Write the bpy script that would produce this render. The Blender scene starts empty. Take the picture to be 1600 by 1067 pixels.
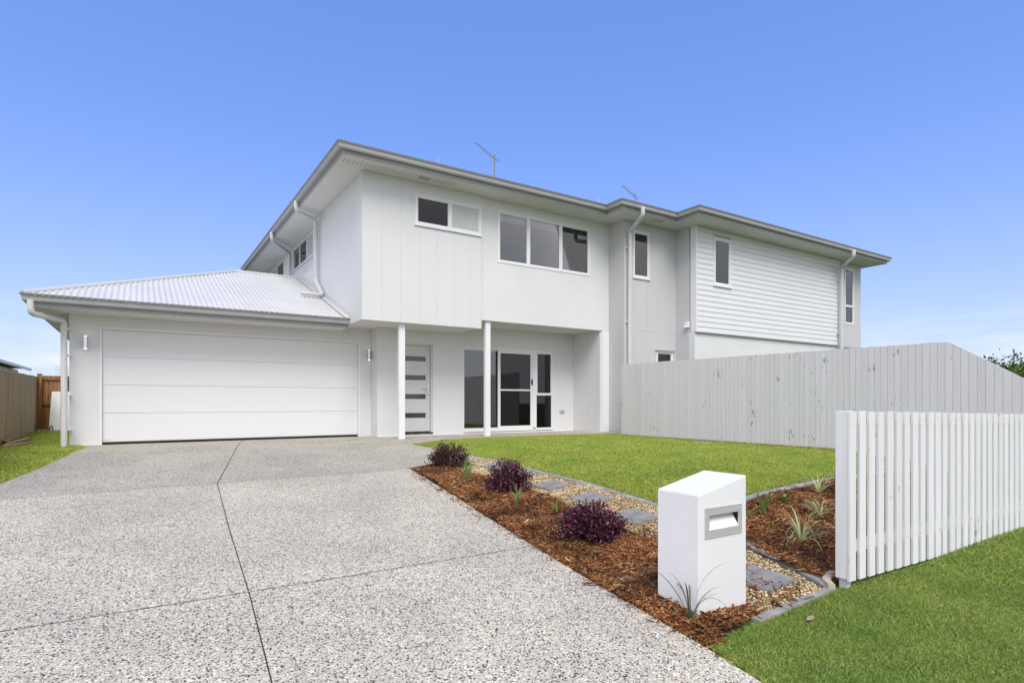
import bpy, bmesh, math, random
import numpy as np
from mathutils import Vector, Matrix
R = math.radians
random.seed(7); rng = np.random.default_rng(7)
SC = bpy.context.scene; C = SC.collection

# ---------------------------------------------------------------- camera
cd = bpy.data.cameras.new('camera'); cam = bpy.data.objects.new('camera', cd); C.objects.link(cam)
cam.location = (0, 0, .82); cam.rotation_euler = (R(90), 0, R(-32.7))
cd.sensor_width = 36; cd.lens = 20.385; cd.shift_y = .0591; cd.clip_start = .05; cd.clip_end = 4000
SC.camera = cam
# ---------------------------------------------------------------- sky and sun
SUN_EL, SUN_AZ = 52, 205           # azimuth clockwise from +Y; the sun stands behind and left of the camera
W = bpy.data.worlds.new('World'); SC.world = W; W.use_nodes = True
nt = W.node_tree; N = nt.nodes; L = nt.links
for n in list(N): N.remove(n)
wo = N.new('ShaderNodeOutputWorld'); bg = N.new('ShaderNodeBackground')
sky = N.new('ShaderNodeTexSky'); sky.sky_type = 'NISHITA'; sky.sun_disc = False
sky.sun_elevation = R(SUN_EL); sky.sun_rotation = R(SUN_AZ); sky.altitude = 0; sky.air_density = 1.0; sky.dust_density = .25; sky.ozone_density = 3.5
tc = N.new('ShaderNodeTexCoord'); sep = N.new('ShaderNodeSeparateXYZ'); L.new(tc.outputs['Generated'], sep.inputs[0])
def mth(op, a, b=None, c=None, clamp=False):
    n = N.new('ShaderNodeMath'); n.operation = op; n.use_clamp = clamp
    for i, v in enumerate((a, b, c)):
        if v is None: continue
        if isinstance(v, (int, float)): n.inputs[i].default_value = v
        else: L.new(v, n.inputs[i])
    return n.outputs[0]
# cloud cover: bright broken cloud behind the photographer, unseen cloud at left added to neutralise the light, thin wisps low on the horizon
mp = N.new('ShaderNodeMapping'); mp.inputs['Scale'].default_value = (1, 1, 3.2); L.new(tc.outputs['Generated'], mp.inputs[0])
nz = N.new('ShaderNodeTexNoise'); nz.inputs['Scale'].default_value = 2.6; nz.inputs['Detail'].default_value = 8; nz.inputs['Roughness'].default_value = .55
L.new(mp.outputs[0], nz.inputs['Vector'])
mp2 = N.new('ShaderNodeMapping'); mp2.inputs['Scale'].default_value = (1, 1, 4.5); L.new(tc.outputs['Generated'], mp2.inputs[0])
nz2 = N.new('ShaderNodeTexNoise'); nz2.inputs['Scale'].default_value = 7; nz2.inputs['Detail'].default_value = 9; nz2.inputs['Roughness'].default_value = .6
L.new(mp2.outputs[0], nz2.inputs['Vector'])
back = mth('MAXIMUM', mth('MULTIPLY_ADD', sep.outputs[1], -2.2, .08, clamp=True), mth('MULTIPLY_ADD', sep.outputs[0], -2.6, -.75, clamp=True))
cov = mth('MULTIPLY', back, mth('MULTIPLY_ADD', nz.outputs[0], 1.6, -.05, clamp=True), clamp=True)
low = mth('MULTIPLY', mth('MULTIPLY_ADD', sep.outputs[2], -6.5, .95, clamp=True), mth('MULTIPLY_ADD', nz2.outputs[0], 3.2, -1.15, clamp=True))
cov2 = mth('MAXIMUM', cov, mth('MULTIPLY', low, .8))
veil = mth('POWER', mth('SUBTRACT', 1.0, mth('MAXIMUM', sep.outputs[2], 0.0)), 5.4)
hs = N.new('ShaderNodeHueSaturation'); hs.inputs['Saturation'].default_value = 1.05; hs.inputs['Value'].default_value = 1.0; L.new(sky.outputs[0], hs.inputs['Color'])
hz_ = N.new('ShaderNodeMix'); hz_.data_type = 'RGBA'; L.new(mth('MULTIPLY', veil, .97), hz_.inputs[0]); tn = N.new('ShaderNodeMix'); tn.data_type = 'RGBA'; tn.blend_type = 'MULTIPLY'; tn.inputs[0].default_value = 1; L.new(hs.outputs[0], tn.inputs[6]); tn.inputs[7].default_value = (.80, .80, 1.10, 1); ev = N.new('ShaderNodeMix'); ev.data_type = 'RGBA'; ev.inputs[0].default_value = .55; L.new(tn.outputs[2], ev.inputs[6]); ev.inputs[7].default_value = (.74, 1.52, 3.95, 1); L.new(ev.outputs[2], hz_.inputs[6]); hz_.inputs[7].default_value = (3.0, 3.4, 4.15, 1)
mx = N.new('ShaderNodeMix'); mx.data_type = 'RGBA'; L.new(cov2, mx.inputs[0]); L.new(hz_.outputs[2], mx.inputs[6]); mx.inputs[7].default_value = (4.85, 4.85, 4.95, 1)
SKYMIX = mx
L.new(mx.outputs[2], bg.inputs[0]); bg.inputs[1].default_value = .15
L.new(bg.outputs[0], wo.inputs[0])
sd = bpy.data.lights.new('sun', 'SUN'); sd.energy = 1.8; sd.angle = R(36); sd.color = (1, .955, .87)
so = bpy.data.objects.new('sun', sd); C.objects.link(so)
az, el = R(SUN_AZ), R(SUN_EL)
so.rotation_euler = Vector((math.sin(az)*math.cos(el), math.cos(az)*math.cos(el), math.sin(el))).to_track_quat('Z', 'Y').to_euler()
SC.view_settings.view_transform = 'Standard'; SC.view_settings.look = 'None'; SC.view_settings.gamma = 1
SC.view_settings.exposure = .65

# ---------------------------------------------------------------- materials
def mat(name, col, rough=.6, col2=None, scale=6, bump=0, bscale=60, stretch=None, metal=0, spec=.4, detail=4, lo=.35, hi=.65):
    m = bpy.data.materials.new(name); m.use_nodes = True; t = m.node_tree; b = t.nodes['Principled BSDF']
    b.inputs['Base Color'].default_value = (*col, 1); b.inputs['Roughness'].default_value = rough
    b.inputs['Metallic'].default_value = metal; b.inputs['Specular IOR Level'].default_value = spec
    tx = t.nodes.new('ShaderNodeTexCoord'); mp = t.nodes.new('ShaderNodeMapping'); t.links.new(tx.outputs['Object'], mp.inputs[0])
    if stretch: mp.inputs['Scale'].default_value = stretch
    if col2:
        n = t.nodes.new('ShaderNodeTexNoise'); n.inputs['Scale'].default_value = scale; n.inputs['Detail'].default_value = detail
        r = t.nodes.new('ShaderNodeValToRGB'); r.color_ramp.elements[0].position = lo; r.color_ramp.elements[1].position = hi
        r.color_ramp.elements[0].color = (*col, 1); r.color_ramp.elements[1].color = (*col2, 1)
        t.links.new(mp.outputs[0], n.inputs[0]); t.links.new(n.outputs[0], r.inputs[0]); t.links.new(r.outputs[0], b.inputs['Base Color'])
    if bump:
        n = t.nodes.new('ShaderNodeTexNoise'); n.inputs['Scale'].default_value = bscale; n.inputs['Detail'].default_value = 5
        bp = t.nodes.new('ShaderNodeBump'); bp.inputs['Strength'].default_value = bump; bp.inputs['Distance'].default_value = .01
        t.links.new(mp.outputs[0], n.inputs[0]); t.links.new(n.outputs[0], bp.inputs['Height']); t.links.new(bp.outputs[0], b.inputs['Normal'])
    return m
def island(name, stops, rough=.6, patch=None, pscale=1.5, transl=0, spec=.3):
    """colour picked per loose piece (leaf, chip, pebble), optionally mixed by a slow noise"""
    m = bpy.data.materials.new(name); m.use_nodes = True; t = m.node_tree; b = t.nodes['Principled BSDF']
    b.inputs['Roughness'].default_value = rough; b.inputs['Specular IOR Level'].default_value = spec
    g = t.nodes.new('ShaderNodeNewGeometry'); r = t.nodes.new('ShaderNodeValToRGB'); e = r.color_ramp.elements
    e[0].position = stops[0][0]; e[0].color = (*stops[0][1], 1); e[1].position = stops[-1][0]; e[1].color = (*stops[-1][1], 1)
    for p, c in stops[1:-1]:
        q = e.new(p); q.color = (*c, 1)
    t.links.new(g.outputs['Random Per Island'], r.inputs[0]); out = r.outputs[0]
    if patch:
        tx = t.nodes.new('ShaderNodeTexCoord'); n = t.nodes.new('ShaderNodeTexNoise'); n.inputs['Scale'].default_value = pscale; n.inputs['Detail'].default_value = 5
        t.links.new(tx.outputs['Object'], n.inputs[0])
        mr = t.nodes.new('ShaderNodeMapRange'); mr.inputs[1].default_value = .42; mr.inputs[2].default_value = .68; t.links.new(n.outputs[0], mr.inputs[0])
        x = t.nodes.new('ShaderNodeMix'); x.data_type = 'RGBA'; x.blend_type = 'MULTIPLY'; x.inputs[7].default_value = (*patch, 1)
        t.links.new(mr.outputs[0], x.inputs[0]); t.links.new(out, x.inputs[6]); out = x.outputs[2]
    t.links.new(out, b.inputs['Base Color'])
    if transl:
        tr = t.nodes.new('ShaderNodeBsdfTranslucent'); t.links.new(out, tr.inputs[0]); ms = t.nodes.new('ShaderNodeMixShader'); ms.inputs[0].default_value = transl
        t.links.new(b.outputs[0], ms.inputs[1]); t.links.new(tr.outputs[0], ms.inputs[2]); t.links.new(ms.outputs[0], t.nodes['Material Output'].inputs[0])
    return m
def aggregate(name, tint):
    """exposed aggregate concrete: cells of coloured stone in pale cement"""
    m = bpy.data.materials.new(name); m.use_nodes = True; t = m.node_tree; b = t.nodes['Principled BSDF']; b.inputs['Roughness'].default_value = .75
    tx = t.nodes.new('ShaderNodeTexCoord')
    dn = t.nodes.new('ShaderNodeTexNoise'); dn.inputs['Scale'].default_value = 60; t.links.new(tx.outputs['Object'], dn.inputs[0])
    ma = t.nodes.new('ShaderNodeVectorMath'); ma.operation = 'MULTIPLY_ADD'; ma.inputs[1].default_value = (.006, .006, .006)
    t.links.new(dn.outputs['Color'], ma.inputs[0]); t.links.new(tx.outputs['Object'], ma.inputs[2])
    v = t.nodes.new('ShaderNodeTexVoronoi'); v.inputs['Scale'].default_value = 94; t.links.new(ma.outputs[0], v.inputs['Vector'])
    sp = t.nodes.new('ShaderNodeSeparateColor'); t.links.new(v.outputs['Color'], sp.inputs[0])
    r = t.nodes.new('ShaderNodeValToRGB'); r.color_ramp.interpolation = 'CONSTANT'; e = r.color_ramp.elements
    cols = [(0, (.30, .285, .27)), (.10, (.44, .42, .385)), (.30, (.56, .53, .485)), (.55, (.64, .61, .565)), (.74, (.78, .76, .72)), (.88, (.50, .37, .25)), (.92, (.86, .85, .82)), (.97, (.20, .19, .18))]
    e[0].color = (*cols[0][1], 1); e[1].position = cols[1][0]; e[1].color = (*cols[1][1], 1)
    for p, c in cols[2:]:
        q = e.new(p); q.color = (*c, 1)
    t.links.new(sp.outputs[0], r.inputs[0])
    ve = t.nodes.new('ShaderNodeTexVoronoi'); ve.feature = 'DISTANCE_TO_EDGE'; ve.inputs['Scale'].default_value = 94; t.links.new(ma.outputs[0], ve.inputs['Vector'])
    er = t.nodes.new('ShaderNodeMapRange'); er.inputs[1].default_value = .02; er.inputs[2].default_value = .12; t.links.new(ve.outputs['Distance'], er.inputs[0])
    mxe = t.nodes.new('ShaderNodeMix'); mxe.data_type = 'RGBA'; mxe.inputs[6].default_value = (.50, .475, .44, 1); t.links.new(er.outputs[0], mxe.inputs[0]); t.links.new(r.outputs[0], mxe.inputs[7])
    dd = t.nodes.new('ShaderNodeTexVoronoi'); dd.inputs['Scale'].default_value = 80; t.links.new(ma.outputs[0], dd.inputs['Vector'])
    ds = t.nodes.new('ShaderNodeSeparateColor'); t.links.new(dd.outputs['Color'], ds.inputs[0])
    rad = t.nodes.new('ShaderNodeMapRange'); rad.inputs[1].default_value = .36; rad.inputs[2].default_value = 1.0; rad.inputs[3].default_value = 0; rad.inputs[4].default_value = .62; t.links.new(ds.outputs[1], rad.inputs[0])
    lt = t.nodes.new('ShaderNodeMath'); lt.operation = 'LESS_THAN'; t.links.new(dd.outputs['Distance'], lt.inputs[0]); t.links.new(rad.outputs[0], lt.inputs[1])
    dm = t.nodes.new('ShaderNodeMix'); dm.data_type = 'RGBA'; dm.inputs[7].default_value = (.035, .034, .036, 1); t.links.new(lt.outputs[0], dm.inputs[0]); t.links.new(mxe.outputs[2], dm.inputs[6])
    n = t.nodes.new('ShaderNodeTexNoise'); n.inputs['Scale'].default_value = .75; n.inputs['Distortion'].default_value = .6; n.inputs['Detail'].default_value = 6; n.inputs['Roughness'].default_value = .6; t.links.new(tx.outputs['Object'], n.inputs[0])
    r2 = t.nodes.new('ShaderNodeValToRGB'); r2.color_ramp.elements[0].position = .38; r2.color_ramp.elements[1].position = .62
    r2.color_ramp.elements[0].color = (.84, .83, .82, 1); r2.color_ramp.elements[1].color = (1.02, 1.0, .96, 1); t.links.new(n.outputs[0], r2.inputs[0])
    x = t.nodes.new('ShaderNodeMix'); x.data_type = 'RGBA'; x.blend_type = 'MULTIPLY'; x.inputs[0].default_value = 1
    t.links.new(dm.outputs[2], x.inputs[6]); t.links.new(r2.outputs[0], x.inputs[7])
    y = t.nodes.new('ShaderNodeMix'); y.data_type = 'RGBA'; y.blend_type = 'MULTIPLY'; y.inputs[0].default_value = 1; y.inputs[7].default_value = (*tint, 1)
    t.links.new(x.outputs[2], y.inputs[6]); t.links.new(y.outputs[2], b.inputs['Base Color'])
    bp = t.nodes.new('ShaderNodeBump'); bp.inputs['Strength'].default_value = .5; bp.inputs['Distance'].default_value = .004
    t.links.new(er.outputs[0], bp.inputs['Height']); t.links.new(bp.outputs[0], b.inputs['Normal'])
    return m
def board_mat(name, c1, c2, knot, rough=.7, along='Z', dens=1.0, var=.12):
    """painted or raw timber: grain along the board, scattered knots and scuffs"""
    m = bpy.data.materials.new(name); m.use_nodes = True; t = m.node_tree; b = t.nodes['Principled BSDF']; b.inputs['Roughness'].default_value = rough
    b.inputs['Specular IOR Level'].default_value = .3
    tx = t.nodes.new('ShaderNodeTexCoord'); g = t.nodes.new('ShaderNodeNewGeometry')
    sc = {'Z': (9, 9, .55), 'X': (.55, 9, 9), 'Y': (9, .55, 9)}[along]
    mp = t.nodes.new('ShaderNodeMapping'); mp.inputs['Scale'].default_value = sc; t.links.new(tx.outputs['Object'], mp.inputs[0])
    off = t.nodes.new('ShaderNodeMath'); off.operation = 'MULTIPLY'; off.inputs[1].default_value = 37; t.links.new(g.outputs['Random Per Island'], off.inputs[0])
    ad = t.nodes.new('ShaderNodeVectorMath'); ad.operation = 'ADD'; t.links.new(mp.outputs[0], ad.inputs[0]); t.links.new(off.outputs[0], ad.inputs[1])
    n = t.nodes.new('ShaderNodeTexNoise'); n.inputs['Scale'].default_value = 2.2; n.inputs['Detail'].default_value = 7; n.inputs['Roughness'].default_value = .62; t.links.new(ad.outputs[0], n.inputs[0])
    r = t.nodes.new('ShaderNodeValToRGB'); r.color_ramp.elements[0].position = .34; r.color_ramp.elements[1].position = .62
    r.color_ramp.elements[0].color = (*c1, 1); r.color_ramp.elements[1].color = (*c2, 1); t.links.new(n.outputs[0], r.inputs[0])
    mr = t.nodes.new('ShaderNodeMapRange'); mr.inputs[3].default_value = 1-var; mr.inputs[4].default_value = 1+var*.4; t.links.new(g.outputs['Random Per Island'], mr.inputs[0])
    x = t.nodes.new('ShaderNodeVectorMath'); x.operation = 'SCALE'; t.links.new(r.outputs[0], x.inputs[0]); t.links.new(mr.outputs[0], x.inputs['Scale'])
    mk = t.nodes.new('ShaderNodeMapping'); mk.inputs['Scale'].default_value = {'Z': (1, 1, .38), 'X': (.38, 1, 1), 'Y': (1, .38, 1)}[along]; t.links.new(tx.outputs['Object'], mk.inputs[0])
    kn = t.nodes.new('ShaderNodeTexNoise'); kn.inputs['Scale'].default_value = 24; kn.inputs['Detail'].default_value = 3; t.links.new(mk.outputs[0], kn.inputs[0])
    big = t.nodes.new('ShaderNodeTexNoise'); big.inputs['Scale'].default_value = 2.3; big.inputs['Detail'].default_value = 2; t.links.new(tx.outputs['Object'], big.inputs[0])
    km = t.nodes.new('ShaderNodeMath'); km.operation = 'MULTIPLY'; t.links.new(kn.outputs[0], km.inputs[0]); t.links.new(big.outputs[0], km.inputs[1])
    kr = t.nodes.new('ShaderNodeMapRange'); kr.inputs[1].default_value = .395/dens; kr.inputs[2].default_value = .44/dens; kr.inputs[4].default_value = .75; t.links.new(km.outputs[0], kr.inputs[0])
    k = t.nodes.new('ShaderNodeMix'); k.data_type = 'RGBA'; k.inputs[7].default_value = (*knot, 1); t.links.new(kr.outputs[0], k.inputs[0]); t.links.new(x.outputs[0], k.inputs[6])
    t.links.new(k.outputs[2], b.inputs['Base Color'])
    bp = t.nodes.new('ShaderNodeBump'); bp.inputs['Strength'].default_value = .25; bp.inputs['Distance'].default_value = .004; t.links.new(n.outputs[0], bp.inputs['Height']); t.links.new(bp.outputs[0], b.inputs['Normal'])
    return m
def glass_mat(name, tint, tr):
    m = bpy.data.materials.new(name); m.use_nodes = True; t = m.node_tree
    for n in list(t.nodes): t.nodes.remove(n)
    o = t.nodes.new('ShaderNodeOutputMaterial'); a = t.nodes.new('ShaderNodeBsdfTransparent'); a.inputs[0].default_value = (*tint, 1)
    g = t.nodes.new('ShaderNodeBsdfGlossy'); g.inputs['Roughness'].default_value = .015; g.inputs['Color'].default_value = (.9, .9, .92, 1)
    f = t.nodes.new('ShaderNodeFresnel'); f.inputs[0].default_value = 1.55
    ad = t.nodes.new('ShaderNodeMath'); ad.operation = 'ADD'; ad.use_clamp = True; ad.inputs[1].default_value = tr; t.links.new(f.outputs[0], ad.inputs[0])
    mixs = t.nodes.new('ShaderNodeMixShader'); t.links.new(ad.outputs[0], mixs.inputs[0]); t.links.new(a.outputs[0], mixs.inputs[1]); t.links.new(g.outputs[0], mixs.inputs[2]); t.links.new(mixs.outputs[0], o.inputs[0])
    return m
def emis(name, col, s):
    m = bpy.data.materials.new(name); m.use_nodes = True; b = m.node_tree.nodes['Principled BSDF']
    b.inputs['Emission Color'].default_value = (*col, 1); b.inputs['Emission Strength'].default_value = s; return m
M = dict(
    render=mat('white_render', (.72, .72, .73), .75, (.75, .75, .755), 1.2, .25, 220),
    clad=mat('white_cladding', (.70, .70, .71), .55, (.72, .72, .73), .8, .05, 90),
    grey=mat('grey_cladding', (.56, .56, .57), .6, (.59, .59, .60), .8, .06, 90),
    board=mat('weatherboard_paint', (.74, .74, .75), .45, (.76, .76, .77), 2, .05, 60),
    soffit=mat('soffit_paint', (.70, .70, .69), .7, (.72, .72, .71), 1.0),
    trim=mat('grey_steel_trim', (.37, .37, .37), .45, (.40, .40, .40), 3),
    lip=mat('dark_steel_edge', (.20, .20, .20), .5),
    pipe=mat('painted_pipe', (.62, .62, .62), .4, (.66, .66, .66), 4),
    frame=mat('white_aluminium', (.80, .80, .81), .3, (.82, .82, .83), 5),
    gdoor=mat('garage_door_steel', (.75, .75, .76), .45, (.78, .78, .79), 3, .12, 8, (6, 6, 60)),
    door=mat('door_paint', (.60, .60, .60), .45, (.63, .63, .63), 3),
    roofm=mat('pale_roof_steel', (.57, .565, .555), .5, (.61, .605, .60), 1.3),
    seam=mat('joint_shadow', (.05, .05, .05), .9),
    dark=mat('black_plastic', (.02, .02, .02), .4),
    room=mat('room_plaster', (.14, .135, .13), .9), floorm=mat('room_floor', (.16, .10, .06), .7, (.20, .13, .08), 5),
    blind=mat('blind_fabric', (.80, .80, .80), .8), curtain=mat('curtain_fabric', (.42, .41, .40), .9),
    frost=mat('frosted_pane', (.50, .51, .50), .25, (.56, .57, .56), 1.5, spec=.6),
    strip=mat('smoked_glass', (.045, .047, .05), .08, spec=.8),
    screen=mat('security_mesh', (.05, .05, .052), .5, (.07, .07, .07), 300),
    glass=glass_mat('window_glass', (.72, .72, .73), .06), gdark=glass_mat('dark_glass', (.28, .28, .30), .08),
    steel=mat('brushed_steel', (.55, .55, .55), .32, (.66, .66, .67), 4, metal=.35, stretch=(1, 1, 60)),
    chrome=mat('chrome', (.7, .7, .7), .18, metal=1), galv=mat('galvanised_steel', (.48, .48, .48), .5, (.56, .56, .56), 30, metal=.2),
    lit=emis('lamp_glow', (1, .95, .85), 2.5),
    mail=mat('white_masonry', (.74, .74, .76), .7, (.78, .78, .79), 2, .15, 150),
    paper=mat('paper', (.85, .85, .85), .8),
    stone=mat('bluestone_paver', (.19, .18, .17), .7, (.30, .285, .265), 7, .3, 60, detail=8),
    edge=mat('grey_edging', (.22, .215, .20), .8, (.38, .37, .345), 7, .4, 50, detail=8),
    kerbm=mat('sandstone_edging', (.42, .36, .26), .8, (.52, .46, .36), 9, .3, 70),
    soil=mat('dark_soil', (.035, .020, .012), .95, (.09, .045, .02), 9, .6, 60, detail=8),
    sand=mat('gravel_bed', (.16, .11, .06), .95, (.30, .22, .13), 60, .6, 90),
    groove=mat('saw_cut', (.03, .03, .028), .9),
    lawnbase=mat('lawn_soil', (.045, .075, .012), .95, (.085, .115, .022), 3, .8, 90, detail=8),
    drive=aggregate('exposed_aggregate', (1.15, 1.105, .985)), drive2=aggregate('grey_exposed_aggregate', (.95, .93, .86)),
    greyfence=board_mat('grey_painted_paling', (.70, .69, .695), (.745, .735, .74), (.26, .23, .20), dens=1.045, var=.05),
    whitefence=board_mat('white_painted_picket', (.74, .74, .74), (.80, .80, .80), (.42, .40, .37), dens=1.03, var=.05),
    rawfence=board_mat('weathered_paling', (.38, .28, .17), (.64, .51, .34), (.15, .09, .05), .85),
    gatewood=board_mat('stained_gate_timber', (.16, .07, .02), (.42, .21, .07), (.04, .02, .01), .7),
    offcut=board_mat('pale_offcut', (.36, .25, .14), (.52, .38, .22), (.15, .08, .04), .85, 'Y'),
    grass=island('turf_blades', [(0, (.27, .35, .04)), (.35, (.40, .48, .065)), (.7, (.52, .59, .10)), (.93, (.62, .65, .18)), (1, (.68, .58, .32))], .55, (.74, .86, .8), 1.6, .25),
    verge=island('verge_blades', [(0, (.12, .19, .028)), (.35, (.23, .33, .05)), (.7, (.36, .47, .085)), (.93, (.52, .58, .17)), (1, (.66, .58, .30))], .55, (.72, .84, .8), 1.8, .25),
    mulch=island('bark_chips', [(0, (.05, .02, .009)), (.3, (.20, .075, .022)), (.6, (.40, .15, .045)), (.85, (.60, .28, .10)), (1, (.75, .52, .28))], .75, (.26, .22, .20), 2.4),
    pebble=island('river_pebbles', [(0, (.20, .12, .05)), (.3, (.50, .34, .15)), (.6, (.70, .53, .28)), (.85, (.80, .68, .46)), (1, (.78, .75, .68))], .55, (.75, .7, .66), 4),
    purple=island('purple_leaves', [(0, (.022, .005, .010)), (.4, (.065, .012, .026)), (.75, (.12, .032, .055)), (.90, (.26, .13, .18)), (1, (.34, .03, .07))], .4, None, 1, .15, .5),
    purpgreen=island('bronze_leaves', [(0, (.030, .008, .016)), (.5, (.075, .016, .030)), (.8, (.13, .05, .05)), (1, (.20, .16, .05))], .4, None, 1, .15, .5),
    twig=mat('twig_bark', (.05, .03, .02), .8, (.09, .06, .04), 20),
    strap=island('strap_leaves', [(0, (.08, .16, .03)), (.5, (.17, .28, .06)), (1, (.28, .38, .11))], .45, None, 1, .2),
    olive=island('grey_green_leaves', [(0, (.035, .06, .035)), (.5, (.08, .12, .06)), (1, (.16, .17, .12))], .45, None, 1, .2),
    varieg=island('variegated_leaves', [(0, (.30, .36, .10)), (.4, (.58, .60, .26)), (1, (.80, .78, .50))], .45, None, 1, .25),
    leaf=island('tree_leaves', [(0, (.03, .07, .012)), (.5, (.07, .14, .022)), (1, (.18, .27, .05))], .5, None, 1, .25),
    dry=mat('dry_leaf', (.30, .20, .13), .8, (.40, .30, .22), 30),
    nroof=mat('neighbour_roof', (.38, .37, .36), .6, (.42, .41, .40), 3), nwall=mat('neighbour_wall', (.74, .73, .71), .8, (.78, .77, .75), 3),
    panelw=mat('white_panel', (.66, .68, .68), .5, (.72, .73, .73), 3),
)

# ---------------------------------------------------------------- object helpers
def tag(o, label=None, cat=None, group=None, kind=None):
    for k, v in (('label', label), ('category', cat), ('group', group), ('kind', kind)):
        if v: o[k] = v
    return o
def empty(name, loc, label, cat, group=None, rz=0):
    o = bpy.data.objects.new(name, None); C.objects.link(o); o.location = loc; o.rotation_euler = (0, 0, rz); o.empty_display_size = .2
    return tag(o, label, cat, group)
WPOS = {}
def link(name, me, parent=None, loc=None):
    o = bpy.data.objects.new(name, me); C.objects.link(o)
    if loc is not None: o.location = loc
    if parent is not None:
        o.parent = parent
        p = parent; off = Vector((0, 0, 0))
        if parent.type == 'EMPTY' and not parent.get('_local'): o.matrix_parent_inverse = Matrix.Translation(-Vector(parent.location))
    return o
class MB:
    """collects shapes; T maps local (u, d, z) to world"""
    def __init__(s, T=None): s.v = []; s.f = []; s.T = T or (lambda u, d, z: (u, d, z)); s.smooth = False
    def add(s, vs, fs):
        b = len(s.v); s.v += [s.T(*p) for p in vs]; s.f += [[b+i for i in f] for f in fs]
    def box(s, x0, x1, y0, y1, z0, z1):
        s.add([(x, y, z) for z in (z0, z1) for y in (y0, y1) for x in (x0, x1)], [(0, 2, 3, 1), (4, 5, 7, 6), (0, 1, 5, 4), (2, 6, 7, 3), (0, 4, 6, 2), (1, 3, 7, 5)])
    def prism(s, poly, z0, z1):
        n = len(poly); s.add([(x, y, z0) for x, y in poly]+[(x, y, z1) for x, y in poly], [list(range(n))[::-1], list(range(n, 2*n))]+[(i, (i+1) % n, n+(i+1) % n, n+i) for i in range(n)])
    def hull(s, a, b, closed=True):
        n = len(a); s.add(list(a)+list(b), ([list(range(n)), list(range(n, 2*n))[::-1]] if closed else [])+[(i, (i+1) % n, n+(i+1) % n, n+i) for i in range(n)])
    def tube(s, pts, r, n=10, bend=0, r2=None):
        P = [Vector(p) for p in pts]
        if bend:
            Q = [P[0]]
            for i in range(1, len(P)-1):
                a = (P[i-1]-P[i]); b = (P[i+1]-P[i]); d = min(bend, a.length*.45, b.length*.45); p0 = P[i]+a.normalized()*d; p1 = P[i]+b.normalized()*d
                for k in range(6):
                    t = k/5; Q.append(p0*(1-t)**2+P[i]*2*t*(1-t)+p1*t*t)
            P = Q+[P[-1]]
        rings = []; up = None
        for i, p in enumerate(P):
            d = (P[min(i+1, len(P)-1)]-P[max(i-1, 0)]).normalized()
            if up is None: up = d.orthogonal().normalized()
            up = (up-d*up.dot(d)).normalized(); sd = d.cross(up)
            rr = r if r2 is None else r+(r2-r)*i/(len(P)-1)
            rings.append([tuple(p+(up*math.cos(2*math.pi*k/n)+sd*math.sin(2*math.pi*k/n))*rr) for k in range(n)])
        b = len(s.v)
        for q in rings: s.v += [s.T(*x) for x in q]
        for i in range(len(rings)-1):
            for k in range(n): s.f.append([b+i*n+k, b+i*n+(k+1) % n, b+(i+1)*n+(k+1) % n, b+(i+1)*n+k])
        s.f.append([b+k for k in range(n)][::-1]); s.f.append([b+(len(rings)-1)*n+k for k in range(n)])
    def build(s, name, m, parent=None, bevel=0, smooth=False, loc=None):
        me = bpy.data.meshes.new(name); bm = bmesh.new()
        if loc is not None:
            vs = [bm.verts.new((a-loc[0], b-loc[1], c-loc[2])) for a, b, c in s.v]
        else: vs = [bm.verts.new(p) for p in s.v]
        for f in s.f:
            try: bm.faces.new([vs[i] for i in f])
            except ValueError: pass
        bmesh.ops.recalc_face_normals(bm, faces=bm.faces)
        if bevel: bmesh.ops.bevel(bm, geom=[e for e in bm.edges if len(e.link_faces) == 2 and e.calc_face_angle(0) > .6], offset=bevel, segments=2, affect='EDGES', clamp_overlap=True)
        if smooth:
            for f in bm.faces: f.smooth = True
            for e in bm.edges:
                if len(e.link_faces) == 2 and e.calc_face_angle(0) > .7: e.smooth = False
        bm.to_mesh(me); bm.free(); me.materials.append(M[m] if isinstance(m, str) else m)
        return link(name, me, parent, loc)
def MB_box(name, m, parent, b, bevel=.003):
    q = MB(); q.box(*b); return q.build(name, m, parent, bevel)
def npmesh(name, V, Fc, m, parent=None, smooth=False, nv=3):
    """big triangle / quad soups from numpy arrays"""
    me = bpy.data.meshes.new(name); me.vertices.add(len(V)); me.vertices.foreach_set('co', V.astype(np.float32).ravel())
    nf = len(Fc); me.loops.add(nf*nv); me.loops.foreach_set('vertex_index', Fc.astype(np.int32).ravel())
    me.polygons.add(nf); me.polygons.foreach_set('loop_start', np.arange(0, nf*nv, nv, dtype=np.int32)); me.update(calc_edges=True); me.validate()
    if smooth: me.polygons.foreach_set('use_smooth', np.ones(nf, dtype=bool))
    me.materials.append(M[m] if isinstance(m, str) else m)
    return link(name, me, parent)
def inpoly(x, y, P):
    x = np.asarray(x); y = np.asarray(y); r = np.zeros(x.shape, bool); n = len(P)
    for i in range(n):
        (xa, ya), (xb, yb) = P[i], P[(i+1) % n]
        if ya == yb: continue
        r ^= ((ya > y) != (yb > y)) & (x < (xb-xa)*(y-ya)/(yb-ya)+xa)
    return r
def gz(x, y):
    """height of the site: level at the house, falling to the street"""
    x = np.asarray(x, float); y = np.asarray(y, float)
    zd = np.interp(y, [-60, 0, 2.5, 8.5, 12.2], [-1.0, -.70, -.575, -.22, -.015])
    zl = np.interp(y, [-60, 0, 1.2, 2.2, 4.2, 5.6], [-1.0, -.70, -.60, -.50, -.15, -.015])
    t = np.clip((x-2.6)/5, 0, 1); t = t*t*(3-2*t)
    return zd+(zl-zd)*t
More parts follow.
